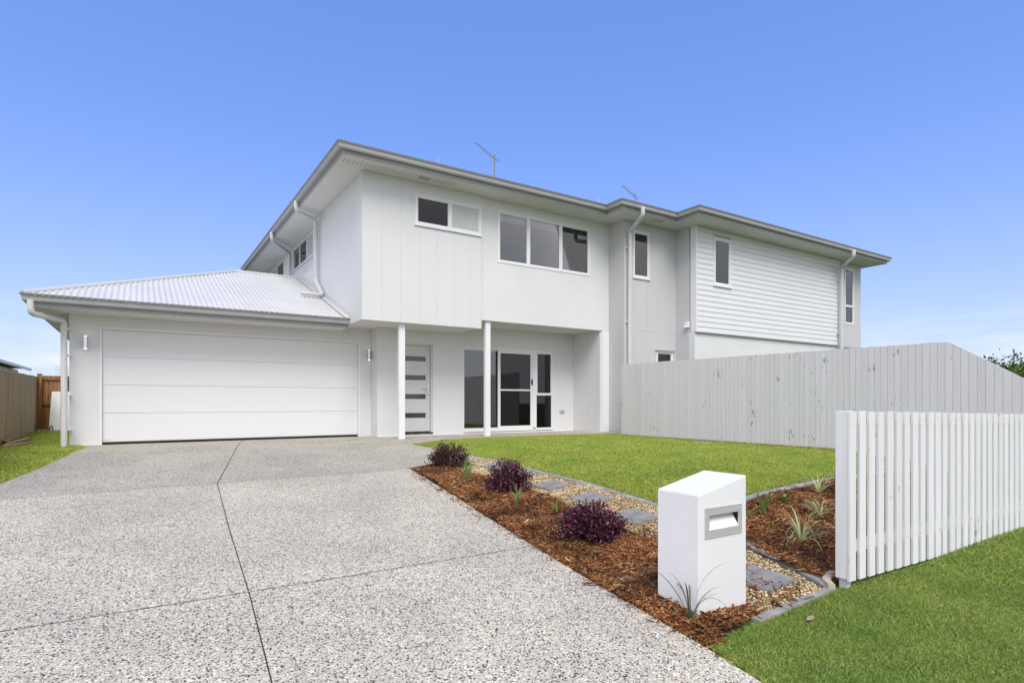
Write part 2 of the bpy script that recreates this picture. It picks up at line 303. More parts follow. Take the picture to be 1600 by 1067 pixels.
def scatter(poly, n):
    P = np.array(poly); lo, hi = P.min(0), P.max(0); X = []; tot = 0
    while tot < n:
        q = rng.uniform(lo, hi, (n*2, 2)); q = q[inpoly(q[:, 0], q[:, 1], poly)]; X.append(q); tot += len(q)
    return np.concatenate(X)[:n]
def area(P): return abs(sum(P[i][0]*P[(i+1) % len(P)][1]-P[(i+1) % len(P)][0]*P[i][1] for i in range(len(P))))/2
def sheet(name, poly, m, dz, step=.25, hfun=None, skirt=0, parent=None):
    """polygon draped on the ground"""
    bm = bmesh.new(); f = bm.faces.new([bm.verts.new((x, y, 0)) for x, y in poly])
    xs = [p[0] for p in poly]; ys = [p[1] for p in poly]
    for ax, lo, hi in ((0, min(xs), max(xs)), (1, min(ys), max(ys))):
        k = math.ceil(lo/step)*step
        while k < hi:
            co = [0, 0, 0]; no = [0, 0, 0]; co[ax] = k+1e-4; no[ax] = 1
            bmesh.ops.bisect_plane(bm, geom=bm.verts[:]+bm.edges[:]+bm.faces[:], plane_co=co, plane_no=no); k += step
    for v in bm.verts: v.co.z = float(gz(v.co.x, v.co.y))+dz+(hfun(v.co.x, v.co.y) if hfun else 0)
    if skirt:
        be = [e for e in bm.edges if e.is_boundary]; r = bmesh.ops.extrude_edge_only(bm, edges=be)
        for v in r['geom']:
            if isinstance(v, bmesh.types.BMVert): v.co.z -= skirt
    bmesh.ops.recalc_face_normals(bm, faces=bm.faces)
    me = bpy.data.meshes.new(name); bm.to_mesh(me); bm.free()
    if sum(p.normal.z*p.area for p in me.polygons) < 0: me.flip_normals()
    me.materials.append(M[m]); return link(name, me, parent)

# ---------------------------------------------------------------- ground, drive and beds
xs = np.concatenate([[-1500, -400, -120, -50, -20, -9], np.arange(-5, 13.01, .25), [14, 17, 22, 30, 50, 120, 400, 1500]])
ys = np.concatenate([[-600, -120, -40, -15, -6], np.arange(-3, 14.51, .25), [16, 20, 26, 40, 80, 200, 600, 2000]])
X, Y = np.meshgrid(xs, ys); Z = gz(X, Y)-.03
V = np.stack([X.ravel(), Y.ravel(), Z.ravel()], 1); nx = len(xs)
I = np.arange(len(ys)-1)[:, None]*nx+np.arange(nx-1)[None, :]; I = I.ravel()
tag(npmesh('ground', V, np.stack([I, I+1, I+nx+1, I+nx], 1), 'lawnbase', nv=4), kind='structure')
EDGE_R = [(3.52, 8.45), (3.29, 6.62), (3.10, 5.33), (2.97, 4.3), (2.88, 3.56), (2.83, 3.08), (2.78, 2.58), (2.74, 2.2), (2.67, 1.8)]
DRIVE = [(-1.58, 8.28), (.84, 8.36), (3.52, 8.45)]+EDGE_R[1:]+[(2.6, 0), (2.6, -5), (-4, -5), (-2.6, 3), (-1.9, 6.5)]
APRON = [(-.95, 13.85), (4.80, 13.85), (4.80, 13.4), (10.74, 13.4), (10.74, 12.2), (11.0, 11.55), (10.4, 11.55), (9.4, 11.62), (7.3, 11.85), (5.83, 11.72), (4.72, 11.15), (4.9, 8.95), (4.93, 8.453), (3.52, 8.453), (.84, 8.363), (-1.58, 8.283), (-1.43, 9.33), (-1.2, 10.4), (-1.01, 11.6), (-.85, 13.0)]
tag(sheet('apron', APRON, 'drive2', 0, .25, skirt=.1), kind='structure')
dr = sheet('driveway', DRIVE, 'drive', 0, .25, skirt=.1); tag(dr, kind='structure')
def strip(name, pts, w, m, dz, parent=None, segs=12):
    mb = MB(); 
    for (xa, ya), (xb, yb) in zip(pts, pts[1:]):
        d = Vector((xb-xa, yb-ya)).normalized(); n = Vector((-d.y, d.x))*w/2
        for k in range(segs):
            a = k/segs; b = (k+1)/segs; q = []
            for t, s in ((a, -1), (b, -1), (b, 1), (a, 1)):
                x = xa+(xb-xa)*t+n.x*s; y = ya+(yb-ya)*t+n.y*s; q.append((x, y, float(gz(x, y))+dz))
            mb.add(q, [(0, 1, 2, 3)])
    return mb.build(name, m, parent)
strip('control_joint', [(1.90, 13.84), (.84, 8.34)], .008, 'groove', .004, dr, 40); strip('control_joint', [(.84, 8.34), (.70, 5.91), (.62, 4.22), (.54, 3.0), (.42, 1.0), (.3, -3)], .007, 'groove', .004, dr, 16)
M['faintjoint'] = mat('worn_joint', (.13, .125, .115), .9, (.50, .48, .44), 45, detail=3, lo=.45, hi=.55)
strip('control_joint', [(-1.4, 8.26), (.84, 8.34), (3.5, 8.44)], .012, 'faintjoint', .0045, dr, 24); strip('control_joint', [(-2.2, 4.31), (.62, 4.28), (2.95, 4.27)], .012, 'faintjoint', .0045, dr, 24)

PATH = [(4.02, 8.45), (4.93, 8.45), (4.82, 6.3), (4.80, 5.4), (4.76, 4.1), (4.50, 3.19), (4.34, 2.62), (4.25, 2.36), (3.5, 2.36), (3.62, 2.95), (3.85, 3.62), (3.96, 4.2), (4.03, 4.92), (4.05, 5.65), (4.1, 7.0)]
BED1 = [(3.52, 8.45), (4.02, 8.45), (4.1, 7.0), (4.05, 5.65), (4.03, 4.92), (3.96, 4.2), (3.85, 3.62), (3.62, 2.95), (3.5, 2.36), (3.3, 2.34), (2.76, 2.2)]+EDGE_R[::-1][1:-1]
BED2 = [(4.76, 4.03), (9.6, 4.0), (9.6, 2.36), (4.42, 2.36), (4.38, 2.62), (4.52, 3.19)]
h1 = lambda x, y: .035+.02*math.sin(x*5+y*2.2)+.012*math.sin(y*7.3)
sheet('gravel_bed', PATH, 'sand', -.012, .2)["kind"] = 'structure'
sheet('garden_soil', BED1, 'soil', -.03, .15, lambda x, y: h1(x, y)*min(1, max(0, (x-(2.72+.075*(y-2)))*4)))["kind"] = 'structure'
bpy.data.objects['gravel_bed'].name = 'path'
sheet('garden_soil', BED2, 'soil', -.02, .2, lambda x, y: .8*h1(x, y))["kind"] = 'structure'

def blades(name, areas, m, label, cat):
    VV = []; FF = []; base = 0
    for poly, dens, hgt, wid in areas:
        n = int(area(poly)*dens); P = scatter(poly, n)+rng.normal(0, .014, (n, 2)); x, y = P[:, 0], P[:, 1]; z = gz(x, y)-.022
        a = rng.uniform(0, 2*np.pi, n); h = hgt*rng.uniform(.55, 1.25, n); w = wid*rng.uniform(.7, 1.3, n)
        ln = h*rng.uniform(.4, 1.7, n); b = rng.uniform(0, 2*np.pi, n)
        dx, dy = np.cos(a)*w/2, np.sin(a)*w/2; lx, ly = np.cos(b)*ln, np.sin(b)*ln
        v = np.zeros((n, 5, 3))
        v[:, 0] = np.stack([x-dx, y-dy, z], 1); v[:, 1] = np.stack([x+dx, y+dy, z], 1)
        v[:, 2] = np.stack([x+dx*.8+lx*.35, y+dy*.8+ly*.35, z+h*.6], 1); v[:, 3] = np.stack([x-dx*.8+lx*.35, y-dy*.8+ly*.35, z+h*.6], 1)
        v[:, 4] = np.stack([x+lx, y+ly, z+h], 1)
        i = base+np.arange(n)*5
        FF.append(np.stack([np.stack([i, i+1, i+2], 1), np.stack([i, i+2, i+3], 1), np.stack([i+3, i+2, i+4], 1)], 1).reshape(-1, 3)); VV.append(v.reshape(-1, 3)); base += n*5
    o = npmesh(name, np.concatenate(VV), np.concatenate(FF), m); return tag(o, label, cat, kind='stuff')
LAWN_A = [(4.86, 4.12), (10.4, 4.1), (10.4, 7.0), (4.86, 7.0)]
LAWN_B = [(4.88, 7.0), (10.4, 7.0), (10.75, 11.2), (10.6, 11.58), (9.4, 11.66), (7.3, 11.9), (5.83, 11.77), (4.74, 11.22), (4.92, 8.95)]
blades('lawn_grass', [(LAWN_A, 12000, .028, .006), (LAWN_B, 7000, .030, .008)], 'grass', 'bright green mown lawn in front of the house', 'lawn')
VERGE1 = [(2.80, 2.24), (4.4, 2.32), (5.5, 2.24), (5.5, .9), (2.6, .9), (2.68, 1.8)]
VERGE2 = [(5.5, 2.24), (13, 2.24), (13, .5), (5.5, .5)]
blades('verge_grass', [(VERGE1, 42000, .024, .0036), (VERGE2, 18000, .026, .0055)], 'verge', 'darker green grass verge outside the white picket fence', 'grass')
blades('side_grass', [([(-.98, 13.9), (-.82, 13.3), (-.98, 11.6), (-1.2, 10.4), (-1.43, 9.33), (-1.9, 6.5), (-3.5, 6.5), (-2.4, 13), (-2.4, 22), (-1.13, 22), (-1.13, 13.9)], 6000, .04, .009)], 'grass', 'strip of green grass beside the garage and driveway', 'grass')

def chips(name, areas, m, hs, label):
    VV = []; FF = []; base = 0
    for poly, dens in areas:
        n = int(area(poly)*dens); P = scatter(poly, n); x, y = P[:, 0], P[:, 1]
        z = gz(x, y)+hs(x, y)+rng.uniform(-.006, .026, n)
        l = rng.gamma(2.2, .011, n)+.008; w = rng.gamma(3, .0017, n)+.0015; t = rng.uniform(.001, .0035, n); a = rng.uniform(0, 2*np.pi, n); p = rng.normal(0, .28, n)
        d = np.stack([np.cos(a)*np.cos(p), np.sin(a)*np.cos(p), np.sin(p)], 1); s = np.stack([-np.sin(a), np.cos(a), rng.normal(0, .4, n)], 1)
        u = np.cross(d, s); c = np.stack([x, y, z], 1); v = np.zeros((n, 6, 3)); D = d*l[:, None]; S = s*w[:, None]; U = u*t[:, None]
        v[:, 0] = c-D-S*.7; v[:, 1] = c-D*.9+S*.6; v[:, 2] = c-D+U; v[:, 3] = c+D-S; v[:, 4] = c+D*.8+S; v[:, 5] = c+D*.9+U*1.5
        i = base+np.arange(n)*6
        q = [(0, 3, 5), (0, 5, 2), (2, 5, 4), (2, 4, 1), (0, 1, 4), (0, 4, 3), (0, 2, 1), (3, 4, 5)]
        FF.append(np.stack([np.stack([i+k for k in t3], 1) for t3 in q], 1).reshape(-1, 3)); VV.append(v.reshape(-1, 3)); base += n*6
    o = npmesh(name, np.concatenate(VV), np.concatenate(FF), m); return tag(o, label, 'bark mulch', kind='stuff')
hs1 = lambda x, y: -.025+(.035+.02*np.sin(x*5+y*2.2)+.012*np.sin(y*7.3))*np.clip((x-(2.72+.075*(y-2)))*4, 0, 1)
BED1N = [(2.76, 2.22), (3.3, 2.34), (3.48, 2.36), (3.62, 2.95), (3.85, 3.62), (3.96, 4.2), (4.02, 4.9), (3.08, 4.9), (2.99, 4.3), (2.9, 3.56), (2.85, 3.08), (2.8, 2.58)]
BED1F = [(3.10, 4.9), (4.02, 4.9), (4.05, 5.65), (4.1, 7.0), (4.02, 8.43), (3.54, 8.43), (3.31, 6.62), (3.12, 5.33)]
chips('bark_mulch', [(BED1N, 15000), (BED1F, 8500)], 'mulch', hs1, 'orange brown bark mulch between the driveway and the stepping stone path')
chips('bark_mulch', [([(4.80, 3.98), (7.5, 3.98), (7.5, 2.4), (4.46, 2.4), (4.44, 2.64), (4.58, 3.19)], 9500), ([(7.5, 3.98), (9.5, 3.98), (9.5, 2.4), (7.5, 2.4)], 2500)], 'mulch', lambda x, y: -.018+.8*(.035+.02*np.sin(x*5+y*2.2)+.012*np.sin(y*7.3)), 'bark mulch in the garden bed behind the white picket fence')
chips('mulch_spill', [([(2.68, 1.85), (2.80, 2.25), (2.9, 3.56), (2.99, 4.3), (3.3, 6.62), (3.52, 8.4), (3.38, 8.4), (3.16, 6.62), (2.88, 4.3), (2.78, 3.56), (2.70, 2.25)], 260), ([(3.5, 2.3), (4.0, 2.3), (4.1, 3.4), (4.3, 5), (4.2, 5), (3.9, 3.6)], 500)], 'mulch', lambda x, y: .006+0*x, 'loose bark chips spilled onto the driveway edge and the path')
def pebbles():
    bm = bmesh.new(); bmesh.ops.create_icosphere(bm, subdivisions=1, radius=1); bm.verts.ensure_lookup_table()
    v0 = np.array([v.co[:] for v in bm.verts]); f0 = np.array([[v.index for v in f.verts] for f in bm.faces]); bm.free()
    n = int(area(PATH)*5200); P = scatter(PATH, n); x, y = P[:, 0], P[:, 1]; z = gz(x, y)+rng.uniform(-.016, .004, n)
    s = rng.uniform(.0055, .0125, n); sc = np.stack([s*rng.uniform(.8, 1.5, n), s*rng.uniform(.7, 1.1, n), s*rng.uniform(.45, .75, n)], 1)
    a = rng.uniform(0, 2*np.pi, n); v = v0[None]*sc[:, None]*rng.uniform(.85, 1.12, (n, len(v0), 1))
    ca, sa = np.cos(a)[:, None], np.sin(a)[:, None]; vx = v[:, :, 0]*ca-v[:, :, 1]*sa+x[:, None]; vy = v[:, :, 0]*sa+v[:, :, 1]*ca+y[:, None]; vz = v[:, :, 2]+z[:, None]
    F = f0[None]+(np.arange(n)*len(v0))[:, None, None]
    tag(npmesh('river_pebbles', np.stack([vx, vy, vz], 2).reshape(-1, 3), F.reshape(-1, 3), 'pebble', smooth=True), 'tan river pebbles around the stepping stones', 'gravel', kind='stuff')
pebbles()

# edging strips
def edging(name, pts, w, h, label, m='edge', group='concrete edging strips of the garden', piece=.62, cat='edging'):
    mb = MB()
    for (xa, ya), (xb, yb) in zip(pts, pts[1:]):
        d = Vector((xb-xa, yb-ya)); ln = d.length; d.normalize(); n = Vector((-d.y, d.x)); k = max(1, round(ln/piece))
        for i in range(k):
            a = ln*i/k+.004; b = ln*(i+1)/k-.004; jw = random.uniform(-.006, .006); jz = random.uniform(-.004, .004); bot = []; top = []
            for t, s in ((a, 0), (b, 0), (b, w), (a, w)):
                x = xa+d.x*t+n.x*(s+jw); y = ya+d.y*t+n.y*(s+jw); z = float(gz(x, y)); bot.append((x, y, z-.08)); top.append((x, y, z+h+jz))
            mb.hull(bot, top)
    x, y = pts[0]; o = mb.build(name, m, None, .005, loc=(x, y, float(gz(x, y)))); return tag(o, label, cat, group)
edging('edging_strip', [(4.84, 4.05), (4.86, 6.3), (4.93, 8.4)], .075, .012, 'long grey concrete edging between the pebble path and the front lawn')
edging('edging_strip', [(4.84, 4.03), (9.6, 4.0)], .085, .012, 'grey concrete edging between the front lawn and the right mulch bed')
edging('edging_strip', [(4.28, 2.36), (4.40, 2.66), (4.56, 3.19), (4.80, 3.96)][::-1], .075, .012, 'grey concrete edging between the pebble path and the right mulch bed', piece=.45)
edging('edging_strip', [(3.92, 3.7), (4.02, 4.3), (4.09, 4.95), (4.10, 5.65), (4.14, 7.0), (4.06, 8.3)], .07, .006, 'half buried pale edging between the left mulch bed and the pebble path', piece=.5)
edging('paver_edging', [(4.34, 2.30), (3.34, 2.27)][::-1], .075, -.002, 'grey pavers closing the street end of the pebble path', piece=.33)
edging('edging_curve', [(4.27, 2.34), (4.36, 2.44), (4.56, 2.50)][::-1], .055, .035, 'short sand coloured edging piece at the foot of the picket fence post', 'kerbm', None, .3)
def stone(cx, cy, w, l, rz, label):
    mb = MB(); n = 5; ring = []
    for sx, sy in ((-1, -1), (1, -1), (1, 1), (-1, 1)):
        ring.append((sx*w/2+random.uniform(-.015, .015), sy*l/2+random.uniform(-.015, .015)))
    ca, sa = math.cos(rz), math.sin(rz); q = [(cx+x*ca-y*sa, cy+x*sa+y*ca) for x, y in ring]; pts = []
    for i in range(4):
        a, b = Vector(q[i]), Vector(q[(i+1) % 4])
        for k in range(4):
            p = a+(b-a)*(k/4); pts.append((p.x+random.uniform(-.004, .004), p.y+random.uniform(-.004, .004)))
    mb.hull([(x, y, float(gz(x, y))-.05) for x, y in pts], [(x, y, float(gz(x, y))+.016) for x, y in pts])
    tag(mb.build('stepping_stone', 'stone', None, .005, loc=(cx, cy, float(gz(cx, cy)))), label, 'stepping stone', 'stepping stones set in the pebble path')
stone(4.62, 7.68, .36, .34, .05, 'farthest stepping stone of the pebble path, nearest the house')
stone(4.58, 6.86, .34, .36, -.03, 'stepping stone mostly hidden behind the middle purple shrub')
stone(4.47, 6.0, .36, .36, .02, 'stepping stone just right of the middle purple shrub')
stone(4.43, 5.2, .36, .38, -.04, 'stepping stone behind the nearest purple shrub, with a red petal on it')
stone(4.32, 4.38, .36, .38, .03, 'stepping stone halfway hidden by the left edge of the mailbox')
stone(4.15, 3.56, .36, .38, .03, 'stepping stone behind the mailbox pillar')
stone(3.99, 2.75, .40, .46, .16, 'nearest stepping stone, right of the mailbox beside the picket fence')
for x, y in ((4.52, 5.1), (4.50, 6.05)):
    mb = MB(); z = float(gz(x, y))+.02; mb.add([(x-.012, y, z), (x, y-.008, z+.004), (x+.014, y+.002, z), (x, y+.01, z+.003)], [(0, 1, 2, 3)])
    M['petal'] = M.get('petal') or mat('petal', (.30, .01, .05), .6); tag(mb.build('fallen_petal', 'petal', None, loc=(x, y, z)), 'tiny red petal fallen on a stepping stone', 'petal', 'red petals on the stepping stones')

# ---------------------------------------------------------------- plants
def leafball(name, x, y, z, rx, rz, n, m, label, seed, ls=.02, low=.0):
    r = np.random.default_rng(seed); root = empty(name, (x, y, z), label, 'shrub', 'purple shrubs in the left mulch bed')
    nb = 60; VV = []; FF = []; base = 0; st = MB()
    th = r.uniform(0, 2*np.pi, nb); ph = np.arccos(r.uniform(.02, 1, nb)); tips = np.stack([np.cos(th)*np.sin(ph)*rx, np.sin(th)*np.sin(ph)*rx, np.cos(ph)*rz], 1)*r.uniform(.86, 1.04, (nb, 1)); tips[:, 2] += .03
    for t in tips: st.tube([(x, y, z-.02), (x+t[0]*.45, y+t[1]*.45, z+t[2]*.55), (x+t[0], y+t[1], z+t[2])], .005, 5, r2=.0015)
    st.build('stem', 'twig', root)
    k = n//nb
    for t in tips:
        u = r.uniform(.32, 1.03, k)**.8; c = np.outer(u, t)*np.array([1, 1, 1]); c[:, 2] -= 0*u; c += r.normal(0, .028, (k, 3))*np.array([1, 1, .8])
        d = r.normal(0, 1, (k, 3)); d += np.array(t)/np.linalg.norm(t)*1.1; d /= np.linalg.norm(d, axis=1)[:, None]; s = np.cross(d, r.normal(0, 1, (k, 3))); s /= np.linalg.norm(s, axis=1)[:, None]; w = np.cross(d, s)
        l = ls*r.uniform(.6, 1.3, k)[:, None]; c += np.array([x, y, z]); v = np.stack([c, c+d*l*.55+s*l*.34+w*l*.08, c+d*l*1.15, c+d*l*.55-s*l*.34+w*l*.08], 1)
        i = base+np.arange(k)*4; VV.append(v.reshape(-1, 3)); FF.append(np.stack([i, i+1, i+2, i+3], 1)); base += 4*k
    V = np.concatenate(VV); V[:, 2] = np.maximum(V[:, 2], z+.005); npmesh('foliage', V, np.concatenate(FF), m, root, nv=4)
gzf = lambda x, y: float(gz(x, y))
leafball('purple_shrub', 4.06, 8.15, gzf(4.06, 8.15)+.02, .33, .34, 5000, 'purpgreen', 'dark purple shrub with bronze tips, farthest of the three, by the driveway corner', 1, .026)
leafball('purple_shrub', 3.90, 6.15, gzf(3.90, 6.15)+.03, .29, .32, 6500, 'purple', 'dark purple shrub in the middle of the left mulch bed', 2, .025)
leafball('purple_shrub', 3.49, 4.08, gzf(3.49, 4.08)+.03, .30, .28, 9000, 'purple', 'broad dark purple shrub nearest the mailbox', 3, .027)

def tuft(name, x, y, n, ln, w, m, label, seed, spread=.6, droop=1.0, group=None, dz=.02):
    r = random.Random(seed); z = gzf(x, y)+dz; mb = MB()
    for k in range(n):
        a = r.uniform(0, 2*math.pi); l = ln*r.uniform(.55, 1.1); tilt = r.uniform(.08, spread); dr = droop*r.uniform(.5, 1.4); px, py = x+math.cos(a)*.012*r.random(), y+math.sin(a)*.012*r.random()
        P = []; cx, cy, cz = px, py, z; seg = 8; e = math.pi/2-tilt
        for i in range(seg+1):
            t = i/seg; ww = w*(.55+1.1*t if t < .4 else 1*(1-((t-.4)/.6)**1.6)) ; nx, ny = -math.sin(a)*ww/2, math.cos(a)*ww/2
            P += [(cx-nx, cy-ny, cz+ww*.25), (cx, cy, cz), (cx+nx, cy+ny, cz+ww*.25)]
            cx += math.cos(a)*math.cos(e)*l/seg; cy += math.sin(a)*math.cos(e)*l/seg; cz = max(cz+math.sin(e)*l/seg, z+.003); e -= dr*(.08+.42*t)
        mb.add(P, [(i*3+j, i*3+j+1, i*3+j+4, i*3+j+3) for i in range(seg) for j in (0, 1)])
    return tag(mb.build(name, m, None, 0, True, loc=(x, y, z)), label, 'grass plant', group)
G1 = 'strappy green seedlings in the left mulch bed'
tuft('strappy_plant', 3.74, 6.95, 26, .42, .010, 'strap', 'upright green strappy plant between the two farther purple shrubs', 11, .45, .5, G1)
tuft('strappy_plant', 3.58, 5.48, 16, .24, .009, 'strap', 'green strappy plant in front of the middle purple shrub', 12, .4, .5, G1)
tuft('strappy_plant', 3.60, 5.46, 6, .42, .007, 'olive', 'thin bronze arching blades rising beside the middle purple shrub', 22, .45, .9, G1)
tuft('strappy_plant', 3.77, 4.98, 14, .17, .009, 'strap', 'small green strappy seedling behind the nearest purple shrub', 13, .7, .4, G1)
tuft('strappy_plant', 2.93, 2.48, 16, .46, .010, 'olive', 'dark green arching strappy plant at the foot of the mailbox', 14, 1.25, 1.0)
tuft('strappy_plant', 5.40, 3.62, 18, .32, .016, 'strap', 'upright green strap leaf plant right of the mailbox', 15, .35, .35)
tuft('strappy_plant', 5.15, 3.60, 7, .15, .012, 'strap', 'small green sprout at the right edge of the mailbox', 16, .8, .6)
tuft('low_leafy_plant', 5.93, 3.72, 9, .15, .035, 'strap', 'low plant with broad green leaves behind the strap leaf plant', 17, 1.35, .3)
G2 = 'variegated tufts in the right mulch bed'
tuft('variegated_grass', 5.00, 2.98, 46, .40, .008, 'varieg', 'largest pale variegated tuft, nearest the street in the right bed', 18, 1.1, .95, G2)
tuft('variegated_grass', 5.85, 3.28, 36, .36, .008, 'varieg', 'middle pale variegated tuft in the right bed', 19, 1.0, .9, G2)
tuft('variegated_grass', 6.58, 3.72, 30, .32, .009, 'varieg', 'farthest pale variegated tuft, by the lawn edging', 20, .8, .7, G2)

M['thatch'] = island('dry_thatch', [(0, (.20, .13, .05)), (.5, (.42, .32, .14)), (.8, (.50, .44, .18)), (1, (.36, .42, .10))], .8)
blades('dry_grass', [([(10.12, 4.2), (10.41, 4.2), (10.41, 11.3), (10.12, 11.3)], 5000, .045, .010), ([(10.3, 11.45), (10.38, 11.62), (9.4, 11.68), (7.3, 11.92), (5.83, 11.79), (4.74, 11.24), (4.86, 11.05), (5.85, 11.6), (7.3, 11.72), (9.4, 11.48)], 3500, .034, .009), ([(4.9, 4.12), (10.3, 4.1), (10.3, 4.2), (4.95, 4.24)], 3000, .034, .008), ([(4.91, 4.2), (4.99, 4.2), (5.08, 8.6), (4.98, 8.6)], 3000, .034, .008)], 'thatch', 'dry brownish grass at the edges of the front lawn', 'grass')
# dry leaves on the verge, concrete cover in the lawn
for x, y, s, lb in ((3.63, 2.10, .04, 'dry brown curled leaf lying on the grass verge right of the mailbox'), (4.62, 1.75, .018, 'small dry leaf on the grass verge below the picket fence')):
    mb = MB(); z = gzf(x, y)+.012; mb.add([(x-s, y, z), (x-s*.3, y-s*.4, z+.003), (x+s*.5, y-s*.35, z+.008), (x+s, y+.004, z+.015), (x+s*.4, y+s*.4, z+.014), (x-s*.4, y+s*.38, z+.01), (x, y, z-.004)], [(0, 1, 6), (1, 2, 6), (2, 3, 6), (3, 4, 6), (4, 5, 6), (5, 0, 6)])
    tag(mb.build('dry_leaf', 'dry', None, loc=(x, y, z)), lb, 'leaf')
mb = MB(); mb.box(9.60, 9.90, 7.75, 8.05, -.05, -.005); tag(mb.build('service_cover', 'edge', None, .01, loc=(9.75, 7.9, -.02)), 'small grey concrete service cover set flush in the lawn near the fence', 'cover')

# ---------------------------------------------------------------- mailbox
mx0, mx1, my0, my1 = 2.99, 3.475, 2.46, 2.81; zb = -.66
mbx = empty('mailbox', (3.23, 2.63, -.57), 'white rendered letterbox pillar with sloping top and steel slot, standing in mulch', 'mailbox')
# pillar built as four walls with an opening for the slot
sx0, sx1, sz0, sz1 = 3.075, 3.395, -.01, .10
zt = lambda x: .226+(x-mx0)/(mx1-mx0)*.098
mb = MB()
P = lambda x, y, z: (x, y, z)
def quad(*q): mb.add(list(q), [tuple(range(len(q)))])
quad((mx0, my0, zb), (sx0, my0, zb), (sx0, my0, sz0), (sx0, my0, sz1), (sx0, my0, zt(sx0)), (mx0, my0, zt(mx0)))
quad((sx1, my0, zb), (mx1, my0, zb), (mx1, my0, zt(mx1)), (sx1, my0, zt(sx1)), (sx1, my0, sz1), (sx1, my0, sz0))
quad((sx0, my0, zb), (sx1, my0, zb), (sx1, my0, sz0), (sx0, my0, sz0)); quad((sx0, my0, sz1), (sx1, my0, sz1), (sx1, my0, zt(sx1)), (sx0, my0, zt(sx0)))
quad((mx0, my0, zb), (mx0, my0, zt(mx0)), (mx0, my1, zt(mx0)), (mx0, my1, zb)); quad((mx1, my0, zb), (mx1, my1, zb), (mx1, my1, zt(mx1)), (mx1, my0, zt(mx1)))
quad((mx0, my1, zb), (mx0, my1, zt(mx0)), (mx1, my1, zt(mx1)), (mx1, my1, zb)); quad((mx0, my0, zt(mx0)), (sx0, my0, zt(sx0)), (sx1, my0, zt(sx1)), (mx1, my0, zt(mx1)), (mx1, my1, zt(mx1)), (mx0, my1, zt(mx0)))
me = bpy.data.meshes.new('pillar'); bm = bmesh.new(); vs = [bm.verts.new(p) for p in mb.v]; [bm.faces.new([vs[i] for i in f]) for f in mb.f]
bmesh.ops.remove_doubles(bm, verts=bm.verts, dist=1e-5); bmesh.ops.recalc_face_normals(bm, faces=bm.faces)
bmesh.ops.bevel(bm, geom=[e for e in bm.edges if len(e.link_faces) == 2 and e.calc_face_angle(0) > .6], offset=.006, segments=3, affect='EDGES'); bm.to_mesh(me); bm.free(); me.materials.append(M['mail']); link('pillar', me, mbx)
mb = MB(); px0, px1, pz0, pz1 = 3.045, 3.42, -.058, .138
for a in ((px0, px1, my0-.006, my0-.001, sz1-.012, pz1), (px0, px1, my0-.006, my0-.001, pz0, sz0+.006), (px0, sx0+.012, my0-.006, my0-.001, sz0+.006, sz1-.012), (sx1-.012, px1, my0-.006, my0-.001, sz0+.006, sz1-.012)): mb.box(*a)
pl = mb.build('slot_plate', 'steel', mbx)
mb = MB(); mb.box(sx0, sx1, my0+.08, my0+.085, sz0, sz1); mb.box(sx0, sx1, my0+.001, my0+.085, sz1, sz1+.003); mb.build('slot_recess', 'dark', mbx)
mb = MB(); mb.add([(sx0+.006, my0-.008, sz0+.006), (sx1-.014, my0-.008, sz0+.006), (sx1-.014, my0+.045, sz1-.028), (sx0+.006, my0+.045, sz1-.028), (sx0+.006, my0-.006, sz0+.002), (sx1-.014, my0-.006, sz0+.002), (sx1-.014, my0+.047, sz1-.032), (sx0+.006, my0+.047, sz1-.032)], [(0, 1, 2, 3), (7, 6, 5, 4), (0, 4, 5, 1), (1, 5, 6, 2), (2, 6, 7, 3), (3, 7, 4, 0)]); mb.build('flap', 'paper', mbx)
mb = MB(); mb.box(mx0+.01, mx1-.01, my0+.10, my0+.101, -.2, .15); mb.build('inner_lining', 'dark', mbx)

# ---------------------------------------------------------------- fences
def paling_fence(name, loc, label, cat, boards, m, rails=[], posts=[], group=None):
    root = empty(name, loc, label, cat, group); mb = MB()
    for b in boards: b(mb)
    mb.build('palings', m, root)
    for (a, b_, c_, d, e, f) in rails: q = MB(); q.box(a, b_, c_, d, e, f); q.build('rail', m, root)
    for (a, b_, c_, d, e, f) in posts: q = MB(); q.box(a, b_, c_, d, e, f); q.build('post', m, root, .004)
    return root
fx = 10.42; bl = []; y = 11.03; ztop = lambda y: 1.79-.045*(1-(y-3.86)/7.5) if y > 3.86 else 1.745-(3.86-y)*.66
while y > 2.40:
    y1 = y-.097
    def f(mb, a=y, b=y1, j=random.uniform(-.004, .004), xo=random.uniform(0, .002), zj=random.uniform(-.003, .003)*(1 if y > 3.9 else 0)):
        z0 = gzf(fx, (a+b)/2)-.05; mb.hull([(fx+xo, b, z0), (fx+xo, a, z0), (fx+xo, a, ztop(a)+zj), (fx+xo, b, ztop(b)+zj)], [(fx+.016+xo, b, z0), (fx+.016+xo, a, z0), (fx+.016+xo, a, ztop(a)+zj), (fx+.016+xo, b, ztop(b)+zj)])
    bl.append(f); y = y1-.0048
paling_fence('paling_fence', (fx, 6.9, 0), 'tall grey painted timber fence along the right side of the lawn', 'fence', bl, 'greyfence', [(fx+.024, fx+.062, 3.9, 10.98, .22, .30), (fx+.024, fx+.062, 3.9, 10.98, 1.30, 1.38), (fx+.024, fx+.062, 2.4, 3.88, .1, .18)], [(fx+.063, fx+.16, yy-.05, yy+.05, -.3, 1.5 if yy > 3 else .8) for yy in (2.6, 4.9, 7.2, 9.5)])
bl = []; x = 4.40; fy = 2.25
